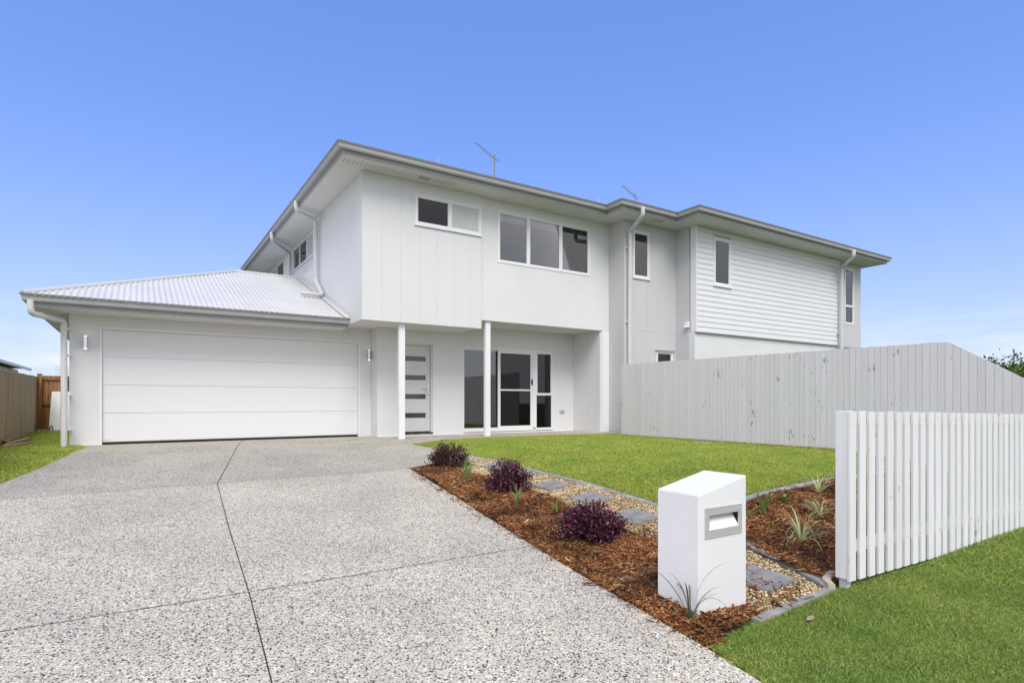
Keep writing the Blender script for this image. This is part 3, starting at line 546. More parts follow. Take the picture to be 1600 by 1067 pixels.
while x < 10.3:
    w = random.uniform(.089, .098); tz = .753-(x-4.4)*.0173+random.uniform(-.004, .004); bz = -.505-(x-4.4)*.017
    def f(mb, x=x, w=w, tz=tz, bz=bz, l=random.uniform(-.004, .004), yo=random.uniform(-.002, .002)):
        mb.hull([(x, fy+yo, bz), (x+w, fy+yo, bz), (x+w+l, fy+yo, tz), (x+l, fy+yo, tz)], [(x, fy+.018+yo, bz), (x+w, fy+.018+yo, bz), (x+w+l, fy+.018+yo, tz), (x+l, fy+.018+yo, tz)])
    bl.append(f); x += .1425
pk = empty('picket_fence', (4.45, 2.3, -.5), 'low white painted picket fence along the street side of the garden', 'fence')
mb = MB(); [b(mb) for b in bl]; mb.build('pickets', 'whitefence', pk)
for z0 in (.655, -.30):
    q = MB(); q.hull([(4.49, fy+.022, z0), (4.49, fy+.058, z0), (4.49, fy+.058, z0+.085), (4.49, fy+.022, z0+.085)], [(10.35, fy+.022, z0-.1), (10.35, fy+.058, z0-.1), (10.35, fy+.058, z0-.015), (10.35, fy+.022, z0-.015)]); q.build('rail', 'whitefence', pk)
q = MB(); q.box(4.402, 4.488, fy+.021, fy+.108, -.495, .755); q.build('post', 'whitefence', pk, .004)
for xx in (6.6, 8.6): q = MB(); q.box(xx, xx+.088, fy+.06, fy+.148, -.55, .60-.0173*(xx-4.4)); q.build('post', 'whitefence', pk, .004)
q = MB(); q.box(4.42, 4.475, fy+.03, fy+.09, -.62, -.44); q.build('post_stirrup', 'pipe', pk, .004)
q = MB()
for i in range(0, 40):
    xx = 4.40+i*.1425; tz = .753-(xx-4.4)*.0173
    for zz in (tz-.055, tz-.115 if i % 3 else tz-.1, -.475-(xx-4.4)*.017+.21):
        for dx in (.02, .065): q.box(xx+dx-.002, xx+dx+.002, fy-.0035, fy+.002, zz-.002, zz+.002)
q.build('nails', 'galv', pk)['kind'] = 'stuff'

# left weathered fence
bl = []; y = 9.0; lxf = lambda y: -2.25-(y-14.2)*.039
while y < 21.9:
    h = 1.45+(y-14)*.015+random.uniform(-.012, .012); w = .098
    def f(mb, a=y, b=y+w, h=h, xo=random.uniform(-.005, .005)): 
        lx = lxf(a); z0 = gzf(lx, a)-.06; mb.hull([(lx+xo, a, z0), (lx+xo, b, z0), (lx+xo, b, h), (lx+xo, a, h)], [(lx-.016+xo, a, z0), (lx-.016+xo, b, z0), (lx-.016+xo, b, h), (lx-.016+xo, a, h)])
    bl.append(f)
    if random.random() < .9:
        def g(mb, a=y+.07, b=y+.07+.06, h=h-.01): 
            lx = lxf(a); z0 = gzf(lx, a)-.06; mb.hull([(lx-.02, a, z0), (lx-.02, b, z0), (lx-.02, b, h), (lx-.02, a, h)], [(lx-.034, a, z0), (lx-.034, b, z0), (lx-.034, b, h), (lx-.034, a, h)])
        bl.append(g)
    y += w+.006
paling_fence('paling_fence', (-2.3, 16, 0), 'weathered brown timber paling fence along the left side of the grass strip', 'fence', bl, 'rawfence', [])
gt = empty('timber_gate', (-1.7, 21.95, 0), 'dark stained timber gate closing the passage beside the garage', 'gate')
mb = MB(); x = -2.44
while x < -1.16: mb.box(x, x+.094, 21.98, 21.996, 0.02, 1.55+(x+2.3)*.05); x += .097
mb.build('boards', 'gatewood', gt)
q = MB(); [MB_box('rail', 'gatewood', gt, (-2.42, -1.14, 21.93, 21.975, a, b)) for a, b in ((1.48, 1.60), (.72, .82), (.05, .14))]
q = MB(); q.box(-2.54, -2.43, 21.88, 21.99, 0, 1.66); q.build('post', 'gatewood', gt, .004)
q = MB(); q.hull([(-2.22, 21.35, -.03), (-1.46, 21.35, -.03), (-1.46, 21.35+.001, 0), (-2.22, 21.351, 0)], [(-2.18, 21.70, 1.12), (-1.46, 21.70, 1.13), (-1.46, 21.73, 1.14), (-2.18, 21.73, 1.13)])
lp = empty('leaning_panel', (-1.5, 21.4, 0), 'white ribbed sheet leaning against the timber gate beside the garage', 'panel')
q.build('sheet', 'panelw', lp)
q = MB()
for k in range(5): xx = -2.14+k*.14; q.hull([(xx, 21.345, .02), (xx+.03, 21.345, .02), (xx+.03, 21.349, .02), (xx, 21.349, .02)], [(xx+.006, 21.685, 1.10), (xx+.036, 21.685, 1.10), (xx+.036, 21.69, 1.10), (xx+.006, 21.69, 1.10)])
q.build('rib', 'panelw', lp)
q = MB(); q.tube([(-2.20, 21.32, .0), (-2.19, 21.30, .12), (-2.14, 21.30, .14), (-2.12, 21.31, .02)], .012, 6, .03); q.build('clamp', 'dark', lp)
for i, (x, y, l, rz, z) in enumerate(((-2.12, 14.6, 1.5, .10, 0), (-2.02, 15.2, 1.6, -.04, .03), (-2.22, 15.6, 1.4, .02, .05), (-1.92, 14.6, 1.1, -.14, -.005))):
    mb = MB(); ca, sa = math.cos(rz), math.sin(rz); P4 = [(x+a*ca-b*sa, y+a*sa+b*ca) for a, b in ((-.05, -l/2), (.05, -l/2), (.05, l/2), (-.05, l/2))]
    mb.prism(P4, z, z+.035); tag(mb.build('timber_offcut', 'offcut', None, .003, loc=(x, y, z)), ['thin pale offcut lying lowest and nearest in the pile by the left fence', 'long timber offcut on the right side of the pile by the left fence', 'timber offcut against the foot of the weathered fence', 'short timber offcut at the grass edge of the pile'][i], 'plank', 'timber offcuts lying beside the left fence')

# ---------------------------------------------------------------- the house
H = empty('house', (8, 14, 0), 'white two storey house with a double garage and grey clad right wing', 'house')
def TF(y): return lambda u, d, z: (u, y+d, z)      # wall facing the street
def TS(x): return lambda u, d, z: (x+d, u, z)      # wall facing left
def wall(T, u0, u1, z0, z1, m, holes=(), joints=(), zj=(), t=.2, name='wall', label=None):
    mb = MB(T); us = sorted(set([u0, u1]+[h[i] for h in holes for i in (0, 1)]+list(joints))); zs = sorted(set([z0, z1]+[h[i] for h in holes for i in (2, 3)]+list(zj))); g = .0025
    for a, b in zip(us, us[1:]):
        run = None
        for c_, d in zip(zs, zs[1:]):
            inside = any(h[0] <= a+1e-6 and b <= h[1]+1e-6 and h[2] <= c_+1e-6 and d <= h[3]+1e-6 for h in holes)
            if inside: continue
            aa = a+(g if a in joints else 0); bb = b-(g if b in joints else 0); cc = c_+(g if c_ in zj else 0); dd = d-(g if d in zj else 0)
            mb.box(aa, bb, 0, t, cc, dd)
    o = mb.build(name, m, H)
    if joints or zj:
        q = MB(T)
        for j in joints:
            segs = [(z0+.01, z1-.01)]
            for h in holes:
                if h[0] < j < h[1]: segs = [(z0+.01, h[2]-.01), (h[3]+.01, z1-.01)]
            for s in segs: q.box(j-.006, j+.006, .005, .02, *s)
        for j in zj: q.box(u0+.01, u1-.01, .0055, .02, j-.006, j+.006)
        q.build('joint', 'trimjoint', o)
    return o
M['trimjoint'] = mat('joint_paint', (.64, .64, .64), .8)
def window(T, u0, u1, z0, z1, splits, kinds, sill=True, head=False, name='window', fw=.045, proud=.012, room=1.6, depth=.06, cname=None):
    """aluminium window: outer frame part with sashes, panes, sill as sub-parts"""
    mb = MB(T); a, b = -proud, depth
    mb.box(u0, u0+fw, a, b, z0, z1); mb.box(u1-fw, u1, a, b, z0, z1); mb.box(u0+fw, u1-fw, a, b, z0, z0+fw); mb.box(u0+fw, u1-fw, a, b, z1-fw, z1)
    for s in splits: mb.box(s-fw*.55, s+fw*.55, a+.004, b, z0+fw, z1-fw)
    o = mb.build(name, 'frame', H, .003)
    es = [u0+fw]+[x for s in splits for x in (s-fw*.55, s+fw*.55)]+[u1-fw]
    for i, k in enumerate(kinds):
        l, r = es[2*i], es[2*i+1]
        if k[0] == 's':      # a sash ring round the pane
            q = MB(T); w = .028; q.box(l, l+w, .004, .04, z0+fw, z1-fw); q.box(r-w, r, .004, .04, z0+fw, z1-fw); q.box(l+w, r-w, .004, .04, z0+fw, z0+fw+w); q.box(l+w, r-w, .004, .04, z1-fw-w, z1-fw); q.build('sash', 'frame', o, .002)
            l += w; r -= w; zz0, zz1 = z0+fw+w, z1-fw-w
        else: zz0, zz1 = z0+fw, z1-fw
        km = {'g': 'glass', 'd': 'gdark', 'f': 'frost', 'm': 'screen', 'k': 'scr'}[k[-1]]
        q = MB(T); q.box(l, r, .022, .027, zz0, zz1); q.build('pane', km, o)
        if 'b' in k:
            q = MB(T); q.box(l-.02, r+.02, .065, .069, zz1-(.17 if 'B' not in k else .05), zz1+.02); q.build('blind', 'blind', o)
    if sill: q = MB(T); q.box(u0-.02, u1+.02, -.035, -proud-.001, z0-.035, z0-.002); q.build('sill', 'frame', o, .003)
    if head: q = MB(T); q.box(u0-.05, u1+.05, -.05, -proud-.001, z1+.002, z1+.028); q.build('head_flashing', 'trim', o)
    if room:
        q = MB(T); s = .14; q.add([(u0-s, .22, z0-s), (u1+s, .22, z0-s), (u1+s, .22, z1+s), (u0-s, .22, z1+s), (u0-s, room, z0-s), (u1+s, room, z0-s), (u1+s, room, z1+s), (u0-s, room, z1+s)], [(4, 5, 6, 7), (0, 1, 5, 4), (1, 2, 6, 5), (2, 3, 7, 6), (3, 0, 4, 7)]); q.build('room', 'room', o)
    return o
GY, EY = 13.85, 13.40
# ground floor
wall(TF(GY), -1.13, 4.78, -.05, 2.62, 'render', [(-.66, 4.50, -.05, 2.29)], name='garage_wall')
wall(TS(-1.13), GY+.2, 22.0, -.05, 2.5, 'render', name='side_wall')
wall(TF(EY), 4.78, 10.75, -.02, 2.88, 'render', [(5.30, 6.23, -.02, 2.27), (7.10, 10.00, .03, 2.27)], name='entry_wall')
mb = MB(); mb.box(4.785, 4.98, EY+.201, GY+.2, -.02, 2.62); mb.build('return_wall', 'render', H)
wall(TS(10.74), 12.22, EY, -.02, 2.86, 'clad', joints=[12.75], t=.10, name='porch_side_wall')
mb = MB(); mb.box(10.80, 11.058, 12.19, 12.218, -.02, 2.80); mb.box(10.845, 11.058, 12.219, 12.3, -.02, 2.80); mb.build('corner_column', 'frame', H, .004)
mb = MB(); mb.box(4.80, 10.73, EY-.014, EY-.002, -.015, .012); mb.build('flashing_strip', 'frame', H)
# garage door: jambs, four horizontal sections, bottom seal
mb = MB(TF(GY)); mb.box(-.66, -.62, -.015, .05, -.02, 2.29); mb.box(4.46, 4.50, -.015, .05, -.02, 2.29); mb.box(-.62, 4.46, -.015, .05, 2.245, 2.29); mb.build('garage_door_frame', 'frame', H, .003)
gd = MB(TF(GY)); zz = [.033, .60, 1.155, 1.71, 2.245]
for a, b in zip(zz, zz[1:]): gd.box(-.618, 4.458, .045, .08, a+.003, b-.003)
gdo = gd.build('garage_door', 'gdoor', H, .004)
mb = MB(TF(GY)); mb.box(-.62, 4.46, .055, .12, .03, 2.25); mb.build('joint', 'trimjoint', gdo)
mb = MB(TF(GY)); mb.box(-.618, 4.458, .05, .115, -.015, .032); mb.build('bottom_seal', 'dark', gdo)
mb = MB(TF(GY)); mb.box(-.585, -.50, .043, .0445, .068, .080); mb.build('maker_badge', 'galv', gdo)
# wall lamps (up-down cylinders)
for x, y in ((-.875, GY), (4.70, GY)):
    mb = MB(); mb.tube([(x, y-.10, 1.84), (x, y-.10, 2.08)], .036, 16); la = mb.build('wall_lamp', 'chrome', H, 0, True)
    mb = MB(); mb.box(x-.025, x+.025, y-.065, y-.001, 1.93, 1.99); mb.build('bracket', 'galv', la, .003)
    for z in (2.081, 1.837): mb = MB(); mb.tube([(x, y-.10, z), (x, y-.10, z+.002)], .028, 14); mb.build('bulb', 'lit', la)
# front door
dy = EY+.07; mb = MB(); mb.box(5.30, 5.345, EY+.02, EY+.16, .06, 2.27); mb.box(6.185, 6.23, EY+.02, EY+.16, .06, 2.27); mb.box(5.345, 6.185, EY+.02, EY+.16, 2.225, 2.27); mb.build('door_frame', 'door', H, .003)
mb = MB(); mb.box(5.35, 6.18, dy, dy+.04, .085, 2.222); fd = mb.build('front_door', 'door', H, .003)
for zc in (1.90, 1.43, .96, .49):
    mb = MB(); mb.box(5.44, 6.06, dy-.006, dy-.001, zc-.06, zc+.06); mb.build('glass_strip', 'strip', fd)
mb = MB(); mb.box(6.09, 6.145, dy-.014, dy-.001, 1.0, 1.25); mb.tube([(6.117, dy-.013, 1.17), (6.117, dy-.05, 1.17)], .010, 8); mb.tube([(6.117, dy-.05, 1.17), (5.97, dy-.05, 1.165)], .014, 8); mb.tube([(6.117, dy-.013, 1.07), (6.117, dy-.03, 1.07)], .016, 10); mb.tube([(6.117, dy-.013, 1.215), (6.117, dy-.03, 1.215)], .011, 10); mb.build('handle', 'chrome', fd, 0, True)
mb = MB(); mb.box(5.30, 6.23, EY-.012, EY+.2, -.018, .058); mb.build('door_step', mat('slate_threshold', (.035, .035, .03), .7, (.10, .095, .08), 8, .3, 30), H, .004)
mb = MB(); mb.box(5.302, 6.228, EY+.202, EY+.212, 0, 2.28); mb.build('door_backing', 'dark', H)
mb = MB(); mb.box(7.10, 10.0, EY-.006, EY+.2, -.018, .028); mb.build('door_step', bpy.data.materials['slate_threshold'], H, .003)
# sliding door group: fixed pane, screened slider, two side lights
def fr(mb, u0, u1, z0, z1, w, a, b, wb=None):
    wb = wb or w; mb.box(u0, u0+w, a, b, z0, z1); mb.box(u1-w, u1, a, b, z0, z1); mb.box(u0+w, u1-w, a, b, z0, z0+wb); mb.box(u0+w, u1-w, a, b, z1-w, z1)
T = TF(EY); mb = MB(T); mb.box(7.10, 7.125, .01, .10, .03, 2.27); mb.box(9.975, 10.0, -.01, .10, .03, 2.27); mb.box(7.125, 9.975, -.004, .10, 2.225, 2.27); mb.box(7.125, 9.30, -.004, .10, .03, .10); mb.box(9.30, 9.975, -.004, .1, .03, .075); mb.box(9.30, 9.415, -.012, .10, .10, 2.225)
sl = mb.build('sliding_door', 'frame', H, .003)
mb = MB(T); fr(mb, 7.125, 8.22, .10, 2.225, .030, .06, .09); mb.build('sash', 'frame', sl, .002)
mb = MB(T); mb.box(7.155, 8.19, .072, .077, .13, 2.195); mb.build('pane', 'glass', sl)
mb = MB(T); fr(mb, 8.16, 9.30, .10, 2.225, .075, .004, .04, .07); mb.box(8.235, 9.225, .004, .04, 1.13, 1.17); mb.build('security_screen', 'frame', sl, .002)
M['scr'] = glass_mat('screen_mesh', (.20, .20, .21), .0); mb = MB(T); mb.box(8.235, 9.225, .02, .024, .17, 1.13); mb.box(8.235, 9.225, .02, .024, 1.17, 2.15); mb.build('pane', 'scr', sl)
mb = MB(T); mb.box(9.245, 9.285, -.02, .003, 1.30, 1.46); mb.build('lock', 'dark', sl, .004)
mb = MB(T); fr(mb, 9.415, 9.975, 1.03, 2.225, .045, .0, .06); fr(mb, 9.415, 9.975, .075, 1.03, .022, .01, .06); mb.build('sidelight_frame', 'frame', sl, .002)
mb = MB(T); mb.box(9.46, 9.93, .03, .034, 1.075, 2.18); mb.box(9.437, 9.953, .03, .034, .097, 1.008); mb.build('pane', 'scr', sl)
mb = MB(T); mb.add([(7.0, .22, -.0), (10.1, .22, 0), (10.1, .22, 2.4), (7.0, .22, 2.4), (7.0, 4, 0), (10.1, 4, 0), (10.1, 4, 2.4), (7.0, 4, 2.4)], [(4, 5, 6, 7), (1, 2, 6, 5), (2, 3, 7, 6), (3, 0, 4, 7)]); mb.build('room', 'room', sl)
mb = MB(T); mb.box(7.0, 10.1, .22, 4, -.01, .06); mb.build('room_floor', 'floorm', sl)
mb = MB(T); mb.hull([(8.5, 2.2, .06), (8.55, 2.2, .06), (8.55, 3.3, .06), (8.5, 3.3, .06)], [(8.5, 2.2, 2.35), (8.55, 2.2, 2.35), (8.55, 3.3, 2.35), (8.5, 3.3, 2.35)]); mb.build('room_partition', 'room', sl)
mb = MB(T); n = 60
for k in range(n):
    a, b = 8.28+k*.9/n, 8.28+(k+1)*.9/n; f = lambda u: .16+.025*math.sin(u*52); mb.add([(a, f(a), 1.62-(a-8.3)*-.10), (b, f(b), 1.62-(b-8.3)*-.10), (b, f(b), 2.2), (a, f(a), 2.2)], [(0, 1, 2, 3)])
mb.build('curtain', 'curtain', sl)
# outdoor tap box by the sliding door
mb = MB(); mb.box(10.24, 10.40, EY-.03, EY-.001, .50, .60); mb.tube([(10.35, EY-.03, .56), (10.35, EY-.07, .55)], .02, 8); mb.build('power_outlet', 'galv', H, .006)
# porch posts
for x, top in ((4.87, 2.598), (7.095, 2.796)):
    mb = MB(); mb.box(x, x+.14, 12.24, 12.34, -.03, top); po = mb.build('porch_post', 'frame', H, .006)
    mb = MB(); mb.box(x-.012, x+.152, 12.228, 12.352, -.03, -.005); mb.build('base_plate', 'galv', po)
# porch ceilings
mb = MB(); mb.box(4.20, 6.91, 12.37, GY, 2.601, 2.62); mb.build('porch_ceiling', 'soffit', H)
mb = MB(); mb.box(6.93, 11.05, 12.401, EY+.1, 2.80, 2.83); pc = mb.build('porch_ceiling', 'soffit', H)
mb = MB(); mb.tube([(8.78, 12.74, 2.796), (8.78, 12.74, 2.799)], .06, 20); mb.build('downlight', 'lit', pc)
mb = MB(); mb.tube([(8.78, 12.74, 2.793), (8.78, 12.74, 2.7995)], .075, 20); mb.build('downlight_ring', 'frame', pc, 0, True)
# upper storey
SOF = 5.78
J = [4.43, 4.87, 5.31, 5.75, 6.19, 6.62]
wall(TF(12.14), 3.99, 6.92, 2.585, SOF, 'clad', [(5.21, 6.915, 4.82, 5.50)], J, name='panelled_wall')
window(TF(12.14), 5.21, 6.915, 4.82, 5.50, [6.08], ['sk', 'sf'])
wall(TS(3.99), 12.341, 16.3, 2.585, SOF, 'clad', joints=[12.75+.44*k for k in range(8)], name='panelled_wall')
wall(TS(4.15), 16.30, 24.0, 2.585, SOF, 'clad', [(16.75, 19.45, 5.0, 5.69), (20.9, 23.35, 5.0, 5.69)], joints=[16.55, 19.8, 20.4], name='panelled_wall')
window(TS(4.15), 16.75, 19.45, 5.0, 5.69, [17.7, 18.6], ['f', 'k', 'd'], room=1.2)
window(TS(4.15), 20.9, 23.35, 5.0, 5.69, [22.1], ['k', 'f'], room=1.2)
wall(TF(12.20), 6.925, 11.055, 2.80, SOF, 'render', [(7.41, 10.37, 4.255, 5.55)], name='upper_wall')
mb = MB(); mb.box(6.921, 11.06, 12.196, 12.198, 2.797, 2.806); mb.build('drip_edge', 'trim', H)
o = window(TF(12.20), 7.41, 10.37, 4.255, 5.55, [8.335, 9.37], ['sbg', 'sbg', 'sbg'], sill=False, room=2.6, fw=.05)
mb = MB(); mb.tube([(10.20, 12.32, 5.20), (10.20, 12.35, 5.20)], .06, 16); mb.tube([(10.20, 12.335, 5.20), (10.20, 12.335, 5.45)], .012, 8); mb.build('room_fan', 'dark', o, 0, True)
# right wing: recessed grey bay and weatherboard bay
JB = [11.5, 11.94, 12.38, 12.82]
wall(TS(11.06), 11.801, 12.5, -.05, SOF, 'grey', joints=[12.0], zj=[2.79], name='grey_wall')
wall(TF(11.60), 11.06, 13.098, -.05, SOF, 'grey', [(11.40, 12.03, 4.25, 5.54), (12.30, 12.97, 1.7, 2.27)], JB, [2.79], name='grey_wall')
window(TF(11.60), 11.40, 12.03, 4.25, 5.54, [], ['sg'])
window(TF(11.60), 12.30, 12.97, 1.7, 2.27, [], ['sg'], head=True)
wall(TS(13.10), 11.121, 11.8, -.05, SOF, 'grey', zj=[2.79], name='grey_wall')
mb = MB(); mb.box(13.02, 13.098, 11.10, 11.22, 2.94, 3.06); mb.hull([(13.0, 11.09, 2.93), (13.0, 11.23, 2.93), (13.098, 11.23, 2.93), (13.098, 11.09, 2.93)], [(13.05, 11.09, 3.08), (13.05, 11.23, 3.08), (13.098, 11.23, 3.08), (13.098, 11.09, 3.08)]); mb.build('wall_vent', 'frame', H)
CY = 10.90
wall(TF(CY+.02), 13.10, 20.50, -.2, 2.785, 'render', name='lower_wall')
# weatherboards
mb = MB(TF(CY)); x0, x1 = 13.14, 20.50; nb = 20; hb = (SOF-2.80)/nb; w = (13.86, 14.63, 4.18, 5.555)
for k in range(nb):
    a = 2.80+k*hb; b = a+hb
    spans = [(x0, x1)] if b < w[2]+.01 or a > w[3]-.01 else [(x0, w[0]), (w[1], x1)]
    for l, r in spans: mb.hull([(l, -.028, a+.0015), (l, .02, a+.0015), (l, .02, b), (l, -.014, b)], [(r, -.028, a+.0015), (r, .02, a+.0015), (r, .02, b), (r, -.014, b)])
sd_ = mb.build('weatherboard_siding', 'board', H)
mb = MB(TF(CY)); mb.box(13.10, 13.14, -.042, .16, 2.79, SOF); mb.build('corner_board', 'frame', sd_)
mb = MB(TF(CY)); mb.box(20.50, 20.54, -.042, .06, 2.79, SOF); mb.build('corner_board', 'frame', sd_)
mb = MB(TF(CY)); mb.box(13.1, 20.54, -.044, .0, 2.775, 2.79); mb.build('starter_strip', 'trim', sd_)
wall(TF(CY+.021), 13.14, 20.5, 2.80, SOF, 'grey', [(13.86, 14.63, 4.18, 5.555)], name='backing_wall')
window(TF(CY-.03), 13.86, 14.63, 4.18, 5.555, [], ['sg'], fw=.06, depth=.08)
wall(TF(CY+.06), 20.545, 22.2, -.2, SOF, 'grey', [(21.1, 21.72, 3.60, 5.60)], name='grey_wall')
o = window(TF(CY+.06), 21.1, 21.72, 3.60, 5.60, [], ['sg'], sill=False)
mb = MB(TF(CY+.06)); mb.box(21.14, 21.68, -.008, .045, 4.22, 4.29); mb.build('transom', 'frame', o, .002)
mb = MB(TF(CY+.06)); mb.box(20.545, 21.9, -.02, -.001, 2.74, 2.80); mb.build('trim_band', 'trim', H)
mb = MB(); mb.box(22.0, 22.2, CY+.262, 24.0, -.2, SOF); mb.box(4.36, 21.99, 23.8, 24.0, -.05, SOF); mb.build('rear_wall', 'render', H)
mb = MB(); mb.box(-1.13, 4.3, 22.0, 22.2, -.05, 2.5); mb.build('rear_wall', 'render', H)

# eaves: soffit, fascia, gutter swept round the outline
EO = [(3.29, 24.6), (3.29, 11.46), (10.30, 11.46), (10.30, 10.88), (12.35, 10.88), (12.35, 10.14), (22.73, 10.14), (22.73, 24.6)]
def offs(P, d, closed=True):
    out = []; n = len(P)
    for i in range(n):
        if closed or 0 < i < n-1: a, b, c_ = Vector(P[i-1]), Vector(P[i]), Vector(P[(i+1) % n])
        elif i == 0: a = None; b, c_ = Vector(P[0]), Vector(P[1])
        else: a, b = Vector(P[-2]), Vector(P[-1]); c_ = None
        d1 = (b-a).normalized() if a is not None else (c_-b).normalized(); d2 = (c_-b).normalized() if c_ is not None else d1
        n1 = Vector((d1.y, -d1.x)); n2 = Vector((d2.y, -d2.x)); m_ = n1+n2; m_ = m_/m_.dot(n1) if m_.dot(n1) > 1e-6 else n1; out.append((b.x+m_.x*d, b.y+m_.y*d))
    return out
# outward must be to the right of travel direction for a counter-clockwise outline
def sweep(name, P, prof, m, parent, closed=True, flip=1):
    """prof: (offset outward, z) ring"""
    rings = [offs(P, o_*flip, closed) for o_, _ in prof]; mb = MB(); n = len(P); k = len(prof)
    for i in range(n if closed else n-1):
        j = (i+1) % n; a = [(*rings[q][i], prof[q][1]) for q in range(k)]; b = [(*rings[q][j], prof[q][1]) for q in range(k)]
        mb.hull(a, b, closed=False)
        if not closed and i == 0: mb.add(a, [tuple(range(k))])
        if not closed and i == n-2: mb.add(b, [tuple(range(k))])
    return mb.build(name, m, parent)
def gutter(P, z, parent, closed, name='gutter'):
    # P: fascia line; z: top of the gutter's front lip
    g = sweep(name, P, [(.0, z-.125), (.075, z-.125), (.088, z-.10), (.092, z-.035), (.112, z-.022), (.115, z), (.108, z), (.100, z-.015), (.004, z-.015)], 'trim', parent, closed)
    sweep('lip', P, [(.1155, z-.004), (.121, z-.004), (.121, z+.008), (.1155, z+.008)], 'lip', g, closed)
    f = sweep('fascia', P, [(-.02, z-.205), (-.002, z-.205), (-.002, z-.01), (-.02, z-.01)], 'trim', parent, closed); return g
EI = offs(EO, -.115)
print('inner outline', EI[1])
mb = MB(); mb.prism(offs(EO, -.137), SOF+.001, SOF+.012); so_ = mb.build('soffit', 'soffit', H)
gutter(EI, 5.99, H, True)
# soffit vent perforations
mb = MB()
for k in range(28):
    x = 3.52+k*.092
    if 5.1 < x < 5.5: continue
    for y in (11.79, 11.90): mb.box(x, x+.026, y, y+.05, SOF-.002, SOF-.0005)
mb.build('vent_slots', 'lip', so_)['kind'] = 'stuff'
mb = MB(); mb.box(5.18, 5.46, 11.80, 11.96, SOF-.010, SOF-.003); [mb.box(5.2, 5.44, 11.82+k*.026, 11.83+k*.026, SOF-.013, SOF-.0105) for k in range(5)]; mb.build('eave_grille', 'galv', so_)
mb = MB(); mb.box(11.82, 12.12, 11.14, 11.28, SOF-.012, SOF-.003); mb.build('eave_grille', 'galv', so_)
def hip(x0, x1, y0, y1, z, p, name='roof', parent=None):
    w = min(x1-x0, y1-y0)/2; mb = MB()
    if x1-x0 >= y1-y0: a, b = (x0+w, (y0+y1)/2, z+w*p), (x1-w, (y0+y1)/2, z+w*p)
    else: a, b = ((x0+x1)/2, y0+w, z+w*p), ((x0+x1)/2, y1-w, z+w*p)
    c4 = [(x0, y0, z), (x1, y0, z), (x1, y1, z), (x0, y1, z)]
    mb.add(c4+[a, b], [(0, 1, 5, 4), (1, 2, 5), (2, 3, 4, 5), (3, 0, 4), (3, 2, 1, 0)]) if x1-x0 >= y1-y0 else mb.add(c4+[a, b], [(0, 1, 4), (1, 2, 5, 4), (2, 3, 5), (3, 0, 4, 5), (3, 2, 1, 0)])
    return mb.build(name, 'roofm', parent or H)
rf = hip(3.40, 22.62, 11.57, 24.5, 5.98, .30)
hip(10.41, 22.58, 10.99, 24.4, 5.983, .30, 'roof_bay', rf); hip(12.46, 22.60, 10.25, 24.45, 5.986, .30, 'roof_bay', rf)
# aerials on the roof
def aerial(px, py, z0, z1, l, parent):
    mb = MB(); mb.tube([(px, py, z0), (px, py, z1)], .020, 6); a = mb.build('aerial_mast', 'lip', parent)
    bm_ = MB(); dx, dy = -.80*l, .25*l; zt_ = z1-.15
    bm_.tube([(px+.15*l, py-.05*l, zt_-.1*l), (px+dx, py+dy, zt_+.62*l)], .016, 5)
    for k in range(9):
        t = .1+.9*k/8; cx, cy, cz = px+dx*t, py+dy*t, zt_+.62*l*t; s = .16-.06*t; bm_.tube([(cx-.1*s, cy-s, cz), (cx+.1*s, cy+s, cz)], .006, 4)
    bm_.tube([(px+.12, py-.22, zt_-.12), (px+.12, py+.22, zt_+.16)], .008, 4); bm_.build('aerial_boom', 'lip', a)
aerial(9.60, 16.0, 6.5, 8.78, .72, H)
aerial(15.83, 16.0, 6.5, 8.74, .62, H)
for x, y, zt_ in ((7.62, 16, 8.27), (14.0, 16, 8.27)):
    mb = MB(); mb.tube([(x, y, 6.4), (x, y, zt_)], .03, 6, r2=.006); mb.build('roof_spike', 'galv', H)

# garage roof: corrugated front slope, plain hidden slopes, ridge and hip caps
gx0, gy0, gz0 = -1.70, 12.98, 2.70; ax, ay, az_ = 2.25, 17.75, 4.45; pr = (az_-gz0)/(ay-gy0)
n = int((3.985-gx0)/.0125); VV = []; FF = []
for i in range(n+1):
    x = gx0+i*(3.985-gx0)/n; ytop = gy0+(ay-gy0)*min(1, (x-gx0)/(ax-gx0)); o_ = .014*math.sin(x*2*math.pi/.10)
    VV += [(x, gy0-.03, gz0-.03*pr+o_), (x, ytop, gz0+(ytop-gy0)*pr+o_)]
    if i: FF.append((2*i-2, 2*i, 2*i+1, 2*i-1))
gr_ = npmesh('garage_roof', np.array(VV), np.array(FF), 'roofm', H, True, 4)
mb = MB(); mb.add([(gx0, gy0, gz0), (ax, ay, az_), (gx0, 22.5, gz0)], [(0, 1, 2)]); mb.add([(gx0, 22.5, gz0), (ax, ay, az_), (4.1, ay, az_), (4.1, 22.5, gz0)], [(0, 1, 2, 3)]); mb.build('rear_slope', 'roofm', gr_)
mb = MB(); mb.tube([(gx0, gy0, gz0+.01), (ax, ay, az_+.01)], .045, 8); mb.tube([(ax, ay, az_+.01), (4.13, ay, az_+.01)], .045, 8); mb.build('ridge_cap', 'roofm', gr_, 0, True)
mb = MB(); mb.hull([(3.88, gy0-.03, gz0+.005), (3.985, gy0-.03, gz0+.005), (3.985, gy0-.03, gz0+.13), (3.975, gy0-.03, gz0+.03), (3.88, gy0-.03, gz0+.018)], [(3.88, ay, az_+.018), (3.985, ay, az_+.018), (3.985, ay, az_+.14), (3.975, ay, az_+.04), (3.88, ay, az_+.03)]); mb.build('apron_flashing', 'roofm', gr_)
mb = MB(); mb.box(3.99, 4.14, 16.31, ay, 2.7, az_+.05); mb.build('flashing_panel', 'clad', gr_)
q = MB()
